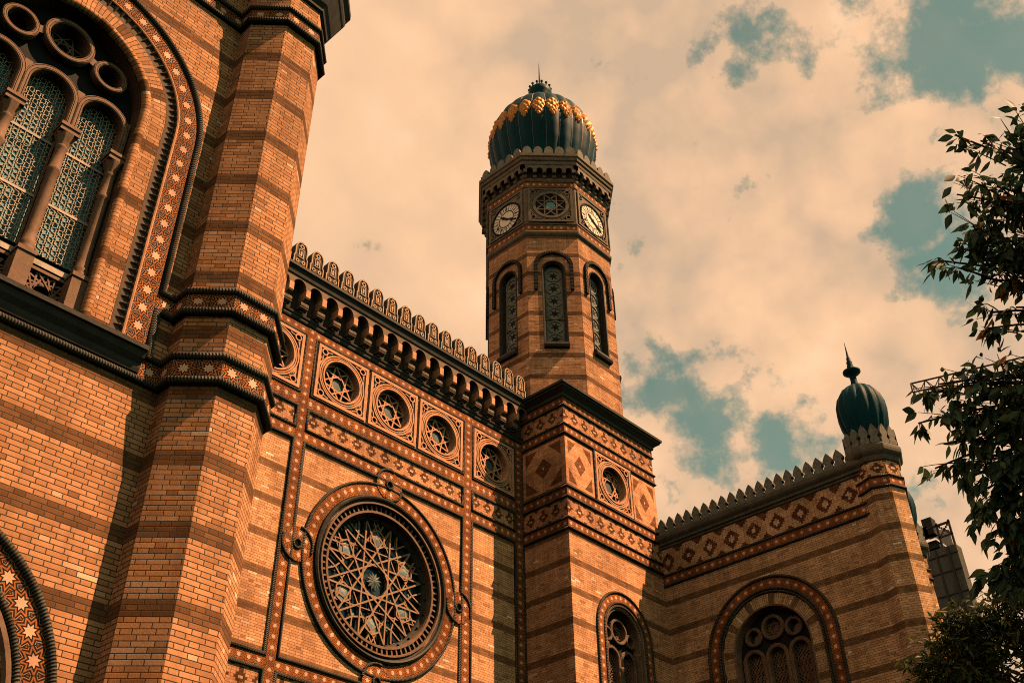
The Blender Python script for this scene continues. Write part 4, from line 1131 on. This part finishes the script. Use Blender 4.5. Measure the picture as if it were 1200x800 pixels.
cr = thing('tower_crane', (101.2, 8, GZ), 'thin lattice jib of a tower crane reaching out behind the tree leaves', 'crane')
p = MB()
def strut(mb, a, b, r):
    a, b = Vector(a), Vector(b); t = (b - a).normalized(); n = t.cross(Vector((0, 0, 1)))
    n = n.normalized() if n.length > .05 else Vector((1, 0, 0)); m_ = t.cross(n)
    mb.grid([[q + n * r * math.cos(k * PI / 2) + m_ * r * math.sin(k * PI / 2) for k in range(4)] for q in (a, b)], cv=True)
A, B = Vector((95.3, 30.2, 61.8)), Vector((101.2, 8.0, 60.9)); side = Vector((.66, .16, 0)).normalized() * .6
n = 16
for i in range(n):
    a, b = A.lerp(B, i / n), A.lerp(B, (i + 1) / n); lo = Vector((0, 0, -1.45))
    strut(p, a, b, .11)
    for s in (-1, 1):
        strut(p, a + lo + side * s, b + lo + side * s, .10); m_ = a.lerp(b, .5) + lo + side * s
        strut(p, a, m_, .06); strut(p, m_, b, .06)
    strut(p, a + lo - side, a + lo + side, .06)
strut(p, A, A + Vector((0, 0, -1.45)) + side, .12); strut(p, A, A + Vector((0, 0, -1.45)) - side, .12)
p.build('jib', 'iron', cr)
p = MB()
for sx, sy in ((-.8, -.8), (.8, -.8), (.8, .8), (-.8, .8)): strut(p, (101.2 + sx, 8 + sy, GZ), (101.2 + sx, 8 + sy, 62), .12)
for i in range(20):
    z = GZ + i * 3.2; s = (-1) ** i * .8
    for (a, b) in (((-s, -.8), (s, -.8)), ((s, .8), (-s, .8)), ((-.8, -s), (-.8, s)), ((.8, s), (.8, -s))): strut(p, (101.2 + a[0], 8 + a[1], z), (101.2 + b[0], 8 + b[1], z + 3.2), .07)
p.build('mast', 'iron', cr)

# ================================================================== trees
def leaf_mat(name, cols, trans):
    m = M_(name); g_ = m.node('ShaderNodeNewGeometry'); r = S(m.nt, g_.outputs['Random Per Island'])
    c = m.ramp(r, cols); u, v = m.uv()
    vein = (u - .5).abs().lt(.03); c = m.mix(vein * .5, c, (.10, .12, .05))
    m.done(c, .62, 0, .25)
    tr = m.node('ShaderNodeBsdfTranslucent'); m.link(c, tr.inputs[0])
    mx = m.node('ShaderNodeMixShader'); mx.inputs[0].default_value = trans
    m.link(m.b.outputs[0], mx.inputs[1]); m.link(tr.outputs[0], mx.inputs[2])
    m.link(mx.outputs[0], m.nt.nodes['Material Output'].inputs[0]); return m.mat
MAT['leafA'] = leaf_mat('leaf_dark', [(0, (.016, .042, .030)), (.5, (.028, .072, .042)), (.85, (.042, .095, .045)), (.985, (.06, .09, .03)), (1, (.30, .10, .02))], .16)
MAT['leafB'] = leaf_mat('leaf_olive', [(0, (.020, .032, .014)), (.5, (.034, .062, .02)), (.85, (.07, .10, .026)), (1, (.15, .13, .03))], .3)
def leaf(mb, pos, d, side, L, W, curl):
    d = d.normalized(); side = (side - d * side.dot(d))
    side = side.normalized() if side.length > .01 else d.orthogonal().normalized(); nrm = d.cross(side)
    prof = [(0, .02), (.18, .62), (.42, 1.0), (.66, .72), (.84, .34), (1.0, .02)]
    rows = []
    for t, w in prof:
        c = pos + d * (L * t) + Vector((0, 0, -1)) * (curl * L * t * t)
        e = side * (W * w * .5); up = nrm * (W * w * .16)
        rows.append([c + e + up, c, c - e + up])
    mb.grid(rows, lambda r, k: (k / 2, r / 5))
def twig(mb, a, b, r0, r1, sag=0.0, n=5):
    a, b = Vector(a), Vector(b); rows = []
    t = (b - a).normalized(); s = t.orthogonal().normalized(); q = t.cross(s); pts = []
    for i in range(n + 1):
        f = i / n; c = a.lerp(b, f) + Vector((0, 0, sag * math.sin(PI * f))); r = r0 + (r1 - r0) * f; pts.append(c)
        rows.append([c + s * r * math.cos(k * PI / 3) + q * r * math.sin(k * PI / 3) for k in range(6)])
    mb.grid(rows, cv=True); return pts
rnd = random.Random(11)
def rv(s=1.0): return Vector((rnd.uniform(-s, s), rnd.uniform(-s, s), rnd.uniform(-s, s)))
def tree(name, base, fork, h, clusters, leafmat, label, L0, W0, nleaf, trunk_r, droop):
    t = thing(name, (base[0], base[1], GZ), label, 'tree')
    tb = MB(); cb = MB(); tw = MB()
    top = Vector((fork[0], fork[1], h)); twig(tb, (base[0], base[1], GZ - .1), top, trunk_r, trunk_r * .55, .0, 8)
    cs = [Vector(c[:3]) for c in clusters]
    nl = max(5, len(cs) // 8); seeds = [cs[int(i * len(cs) / nl)] for i in range(nl)]
    for _ in range(6):                                   # limbs: each serves the clusters nearest to it
        own = [min(range(nl), key=lambda j: (c - seeds[j]).length) for c in cs]
        seeds = [sum((c for c, o_ in zip(cs, own) if o_ == j), Vector()) / max(1, own.count(j)) if own.count(j) else seeds[j] for j in range(nl)]
    limbs = []
    for j in range(nl):
        st = Vector((base[0], base[1], GZ)).lerp(top, .70 + .30 * j / nl)
        hub = st.lerp(seeds[j], .72); limbs.append((twig(tb, st, hub, trunk_r * .42, trunk_r * .14, .22, 9), hub))
    for (x, y, z, R, dens), own_ in zip(clusters, own):
        c = Vector((x, y, z)); pts_, hub = limbs[own_]; mid = pts_[rnd.randint(5, 9)]
        twig(tb, mid, c, trunk_r * .12, .007, .10 * (c - mid).length, 6)
        k = int(nleaf * dens * (R / .35) ** 2.2)
        nt_ = max(3, k // 9)
        for i in range(nt_):
            e = c + rv(1).normalized() * R * rnd.uniform(.35, 1.0) ** .7
            s0 = c + (mid - c) * rnd.uniform(0, .35) + rv(R * .12)
            pts = twig(tw, s0, e, .006, .0022, rnd.uniform(0, .06), 4)
            for j in range(9):
                f = rnd.uniform(.25, 1.0); p0 = pts[min(4, int(f * 4.99))] + rv(.015)
                out = (e - s0).normalized()
                d = out * .55 + rv(.8) + Vector((0, 0, -droop)); lf = L0 * rnd.uniform(.6, 1.2)
                leaf(cb, p0 + d.normalized() * .015, d, rv(1), lf, W0 * lf / L0 * rnd.uniform(.8, 1.15), rnd.uniform(.0, .25))
    tk = tb.build('trunk', 'bark', t); tw.build('twigs', 'bark', tk)
    cb.build('crown', leafmat, t)
tree('broadleaf_tree', (8.3, -1.0), (8.1, -.8), 4.2, [(6.27, 0.81, 5.68, 0.19, 1.00), (6.21, 0.99, 5.72, 0.13, 0.70), (6.11, 1.12, 5.80, 0.09, 0.25), (6.40, 0.84, 5.53, 0.19, 1.20), (6.38, 1.12, 5.50, 0.19, 1.00), (6.36, 1.30, 5.49, 0.13, 0.70), (6.52, 1.03, 5.36, 0.22, 1.30), (6.53, 1.31, 5.29, 0.20, 1.10), (6.56, 1.48, 5.20, 0.14, 0.80), (6.55, 1.63, 5.16, 0.08, 0.50), (6.67, 1.23, 5.12, 0.22, 1.30), (6.68, 1.02, 5.16, 0.22, 1.30), (6.74, 1.42, 4.98, 0.18, 1.00), (6.83, 1.19, 4.91, 0.20, 1.20), (6.88, 1.48, 4.77, 0.13, 0.70), (6.93, 1.31, 4.75, 0.16, 0.80), (6.80, 1.03, 5.00, 0.25, 1.20), (6.57, 0.77, 5.34, 0.25, 1.00), (6.92, 1.56, 4.68, 0.05, 0.40), (6.25, 0.66, 5.72, 0.12, 0.80), (7.02, 1.06, 4.67, 0.25, 0.80), (6.96, 2.15, 4.39, 0.10, 0.50), (7.03, 2.26, 4.21, 0.09, 0.40), (6.97, 2.01, 4.42, 0.13, 0.60), (7.07, 2.04, 4.25, 0.17, 0.90), (7.05, 1.83, 4.38, 0.17, 1.10), (7.08, 1.67, 4.39, 0.18, 1.20), (7.14, 1.52, 4.35, 0.19, 1.20), (7.16, 1.91, 4.16, 0.20, 1.30), (7.17, 2.14, 4.04, 0.13, 0.80), (7.20, 2.29, 3.90, 0.09, 0.50), (7.23, 1.75, 4.12, 0.23, 1.50), (7.27, 1.55, 4.12, 0.25, 1.30), (7.30, 1.98, 3.88, 0.20, 1.30), (7.30, 2.17, 3.77, 0.14, 0.90), (7.38, 1.81, 3.81, 0.22, 1.40), (7.43, 2.02, 3.59, 0.20, 1.30), (7.50, 1.84, 3.55, 0.24, 1.30), (7.41, 2.19, 3.54, 0.10, 0.60), (7.53, 1.99, 3.41, 0.14, 0.90), (7.62, 1.96, 3.23, 0.18, 1.10), (7.51, 1.57, 3.66, 0.31, 1.00), (7.57, 2.18, 3.18, 0.09, 0.50), (7.57, 2.32, 3.09, 0.09, 0.40), (7.63, 1.83, 3.26, 0.24, 1.00), (7.63, 2.05, 3.13, 0.16, 1.00), (7.56, 2.00, 3.32, 0.16, 1.00), (7.63, 2.20, 3.04, 0.15, 0.90), (7.70, 2.04, 2.95, 0.21, 1.00), (7.49, 2.13, 3.41, 0.11, 0.60), (7.32, 1.71, 3.96, 0.21, 1.20), (7.37, 2.07, 3.69, 0.16, 1.00), (7.39, 1.90, 3.74, 0.19, 1.10), (7.05, -0.69, 5.00, 0.42, 0.45), (8.66, -0.30, 3.60, 0.42, 0.45), (9.68, -1.01, 6.24, 0.42, 0.45), (8.30, 0.26, 6.39, 0.42, 0.45), (8.08, 0.15, 7.34, 0.42, 0.45), (9.14, 1.12, 5.12, 0.42, 0.45), (8.76, -1.86, 5.63, 0.42, 0.45), (9.14, -2.29, 7.13, 0.42, 0.45), (8.52, -1.93, 3.59, 0.42, 0.45), (9.52, -1.33, 3.99, 0.42, 0.45), (9.16, -1.71, 7.35, 0.42, 0.45), (7.36, -2.93, 6.06, 0.42, 0.45), (9.95, -1.49, 5.42, 0.42, 0.45), (8.46, -0.32, 7.63, 0.42, 0.45), (8.23, -1.23, 6.61, 0.42, 0.45), (8.29, -0.67, 3.35, 0.42, 0.45), (7.83, -0.52, 3.39, 0.42, 0.45), (8.71, -0.27, 3.58, 0.42, 0.45), (7.55, 0.09, 6.69, 0.42, 0.45), (8.61, -1.76, 4.97, 0.42, 0.45), (7.38, -1.53, 6.04, 0.42, 0.45), (7.32, -1.49, 6.85, 0.42, 0.45), (7.36, -2.23, 7.00, 0.42, 0.45), (7.05, -2.40, 5.30, 0.42, 0.45), (9.07, -2.81, 4.78, 0.42, 0.45), (8.86, 0.95, 5.38, 0.42, 0.45), (6.99, -2.72, 5.74, 0.42, 0.45), (6.81, -1.96, 7.01, 0.42, 0.45), (8.82, 0.57, 4.89, 0.42, 0.45), (7.19, -1.64, 5.22, 0.42, 0.45), (7.85, -1.33, 7.53, 0.42, 0.45), (9.28, 0.72, 6.35, 0.42, 0.45), (8.28, -1.91, 4.87, 0.42, 0.45), (7.32, -0.12, 5.71, 0.42, 0.45)], 'leafA', 'large-leaved dark tree whose drooping branches hang in from the right edge', .112, .052, 290, .15, .9)
tree('feathery_tree', (15.0, 1.0), (14.6, 1.6), 3.0, [(13.51, 3.75, 5.34, 0.32, 1.30), (13.49, 4.07, 5.15, 0.30, 1.30), (13.42, 4.34, 5.09, 0.28, 1.20), (13.35, 4.68, 4.99, 0.29, 1.20), (13.33, 4.96, 4.78, 0.26, 1.10), (13.45, 4.69, 4.69, 0.33, 1.40), (13.54, 4.38, 4.74, 0.32, 1.40), (13.60, 4.03, 4.89, 0.32, 1.40), (13.63, 3.73, 5.03, 0.32, 1.20), (13.44, 4.99, 4.43, 0.35, 1.40), (13.58, 4.68, 4.33, 0.34, 1.40), (13.32, 5.19, 4.56, 0.20, 0.60), (13.67, 4.39, 4.34, 0.28, 1.20), (13.76, 3.96, 4.47, 0.25, 0.80), (13.22, 5.27, 4.72, 0.11, 0.35), (13.32, 4.51, 5.22, 0.22, 0.90), (13.25, 4.75, 5.19, 0.15, 0.60), (13.82, 4.14, 4.11, 0.42, 1.30), (13.82, 3.57, 4.60, 0.53, 1.00), (13.69, 4.66, 3.98, 0.53, 1.20), (13.47, 5.22, 4.06, 0.43, 1.20), (15.99, 2.26, 5.72, 0.55, 0.40), (15.25, -0.32, 4.77, 0.55, 0.40), (17.62, 1.20, 5.28, 0.55, 0.40), (13.31, -0.03, 4.99, 0.55, 0.40), (14.49, 2.66, 4.53, 0.55, 0.40), (14.52, 0.90, 5.38, 0.55, 0.40), (16.78, 0.30, 4.90, 0.55, 0.40), (14.70, 1.13, 5.65, 0.55, 0.40), (13.44, 0.17, 5.02, 0.55, 0.40), (15.62, 0.02, 3.90, 0.55, 0.40), (14.95, -0.37, 4.96, 0.55, 0.40), (16.97, 0.77, 4.30, 0.55, 0.40), (16.78, -1.05, 4.35, 0.55, 0.40), (17.68, 0.76, 4.56, 0.55, 0.40), (16.50, 0.89, 3.81, 0.55, 0.40), (14.94, -0.84, 4.13, 0.55, 0.40), (15.40, 0.16, 3.04, 0.55, 0.40), (14.73, 2.49, 5.64, 0.55, 0.40), (16.33, 1.85, 5.59, 0.55, 0.40), (14.74, 2.06, 3.77, 0.55, 0.40), (15.33, 2.40, 5.33, 0.55, 0.40), (15.79, -1.54, 4.78, 0.55, 0.40)], 'leafB', 'smaller-leaved olive tree with sunlit sprays in the bottom right corner', .14, .042, 330, .20, .45)

# ================================================================== sky, sun, camera
W = bpy.data.worlds.new('World'); scene.world = W; W.use_nodes = True
nt = W.node_tree; bg = nt.nodes['Background']; bg.inputs['Strength'].default_value = SKY_STRENGTH
sky = nt.nodes.new('ShaderNodeTexSky'); sky.sky_type = 'NISHITA'; sky.sun_disc = False
sd = Vector((.725, -1.0, 1.68)).normalized()
sky.sun_elevation = math.asin(sd.z); sky.sun_rotation = math.atan2(sd.x, sd.y)
sky.air_density = 1.0; sky.dust_density = .2; sky.ozone_density = 1.0
class WM(M_):
    def __init__(s): s.nt = nt
wm = WM()
tc = nt.nodes.new('ShaderNodeTexCoord'); G = tc.outputs['Generated']
base = wm.mix(1.0, sky.outputs[0], SKY_TINT, 'MULTIPLY')
HOLES = [(0.664, 0.09, 0.742, 0.075, 1.0), (0.637, 0.135, 0.759, 0.028, 0.7), (0.698, 0.061, 0.714, 0.038, 1), (0.58, 0.233, 0.781, 0.03, 0.52), (0.594, 0.259, 0.762, 0.02, 0.6), (0.622, 0.206, 0.755, 0.015, 0.5), (0.742, 0.196, 0.642, 0.034, 1), (0.734, 0.167, 0.659, 0.018, 0.6), (0.738, 0.224, 0.637, 0.02, 0.7), (0.775, 0.177, 0.606, 0.027, 0.8), (0.701, 0.454, 0.55, 0.036, 0.95), (0.739, 0.426, 0.522, 0.058, 1.0), (0.772, 0.385, 0.505, 0.034, 0.85), (0.681, 0.462, 0.568, 0.024, 0.7), (0.781, 0.342, 0.522, 0.019, 0.4), (0.847, 0.279, 0.453, 0.018, 0.75), (0.856, 0.278, 0.435, 0.014, 0.6), (0.733, 0.464, 0.498, 0.032, 0.6), (0.713, 0.144, 0.686, 0.012, 0.5)]
gap = None
warp = wm.noise(9.0, 6, .62, G)
def vdot(v):
    n = nt.nodes.new('ShaderNodeVectorMath'); n.operation = 'DOT_PRODUCT'; wm.link(G, n.inputs[0]); n.inputs[1].default_value = v
    return S(nt, n.outputs['Value'])
for (x, y, z, r, s) in HOLES:       # the openings between the clouds
    v = Vector((x, y, z)).normalized()
    ang2 = vdot(v).rs(1.0) * 2.0 / (r * r)                   # (angle / r)^2
    k = (ang2 * -0.75)._m('EXPONENT') * (s * 1.05)
    gap = k if gap is None else gap.mx(k)
n1 = wm.noise(11.0, 10, .62, G); n2 = wm.noise(4.0, 6, .55, G); n3 = wm.noise(34.0, 8, .66, G)
def vec(op, a, b=None, k=None):
    n = nt.nodes.new('ShaderNodeVectorMath'); n.operation = op; wm.link(a, n.inputs[0])
    if b is not None:
        if isinstance(b, tuple): n.inputs[1].default_value = b
        else: wm.link(b, n.inputs[1])
    if k is not None: n.inputs['Scale'].default_value = k
    return n.outputs[0]
wn = nt.nodes.new('ShaderNodeTexNoise'); wn.inputs['Scale'].default_value = 9.0; wn.inputs['Detail'].default_value = 6; wm.link(G, wn.inputs['Vector'])
wob = vec('SCALE', vec('SUBTRACT', wn.outputs['Color'], (.5, .5, .5)), k=.10)
def puff(scale, p):     # cauliflower heads of cumulus
    n = nt.nodes.new('ShaderNodeTexVoronoi'); n.feature = 'F1'; n.inputs['Scale'].default_value = scale
    n.inputs['Detail'].default_value = 2.0; n.inputs['Roughness'].default_value = .5
    wm.link(vec('ADD', p, wob), n.inputs['Vector']); return S(nt, n.outputs['Distance']).rs(1.0)
pf = puff(9.0, G)
east = vdot(Vector((.68, -.73, .0))).ss(-.28, .12) * .85 + .15      # hazy to the left, heaped to the right
clear = (gap * 1.3 + (n1 - .5) * 2.1 + (n3 - .5) * 1.7 - (pf - .5) * .9 - east.rs(1.0) * .35 - CLOUD_COVER).ss(-.06, .66)
view = vdot(Vector((.62, .50, .60)).normalized())            # the cloud bank stands over the buildings; the rest is clear save the added bank below
left = vdot(Vector((-.70, .55, .45)))  # second cloud bank out of view, added to fill the left-facing walls with light
away = (view.rs(.80) + (n2 - .5) * .5).ss(.0, .25) * (left.rs(.20) + (n2 - .5) * .6).ss(.0, .3)
clear = clear.mx(away)
def offs(v):
    n = nt.nodes.new('ShaderNodeVectorMath'); n.operation = 'ADD'; wm.link(G, n.inputs[0]); n.inputs[1].default_value = v; return n.outputs[0]
o_ = offs(tuple(sd * .045)); o2_ = offs(tuple(sd * .012))
relief = ((pf - .55) * .5 + (wm.noise(4.2, 7, .52, G) - wm.noise(4.2, 7, .52, o_)) * 2.4) * east
body = (n2 - .5) * .45 + (n1 - .5) * .16
edge = (clear - .16).abs().ss(.0, .20).rs(1.0) * .10          # thin lit rims round the openings
lum = relief * 1.0 + body + edge + .55
cc = wm.ramp(lum, CLOUD_RAMP)
cn = nt.nodes.new('ShaderNodeVectorMath'); cn.operation = 'SCALE'; wm.link(cc, cn.inputs[0]); cn.inputs['Scale'].default_value = CLOUD_GAIN / SKY_STRENGTH
wm.link(wm.mix(clear * .84, cn.outputs[0], base), bg.inputs[0])
sl = bpy.data.lights.new('Sun', 'SUN'); sl.energy = 5.0; sl.angle = math.radians(.5); sl.color = (1.0, .52, .26)
so = bpy.data.objects.new('Sun', sl); COL.objects.link(so); so.rotation_euler = sd.to_track_quat('Z', 'Y').to_euler(); so.location = (20, -30, 60)
cam = bpy.data.cameras.new('Camera'); cam.sensor_width = 36; cam.lens = 1220.31 / 1200 * 36; cam.clip_start = .1; cam.clip_end = 2000
co = bpy.data.objects.new('Camera', cam); COL.objects.link(co); scene.camera = co
rx = Vector((0.68078883, -0.73238406, -0.01183869)); dn = Vector((0.43332211, 0.41572098, -0.79962992)); fw_ = Vector((0.5905578, 0.53924915, 0.60037641))
up = -dn; co.matrix_world = Matrix(((rx.x, up.x, -fw_.x, 0), (rx.y, up.y, -fw_.y, 0), (rx.z, up.z, -fw_.z, 0), (0, 0, 0, 1)))
vs_ = scene.view_settings; vs_.view_transform = 'Standard'; vs_.look = 'None'; vs_.exposure = EXPOSURE; vs_.gamma = 1.0; vs_.use_curve_mapping = False
scene.render.engine = 'CYCLES'; scene.cycles.max_bounces = 6; scene.cycles.diffuse_bounces = 0; scene.cycles.use_denoising = False; scene.cycles.filter_width = 1.0
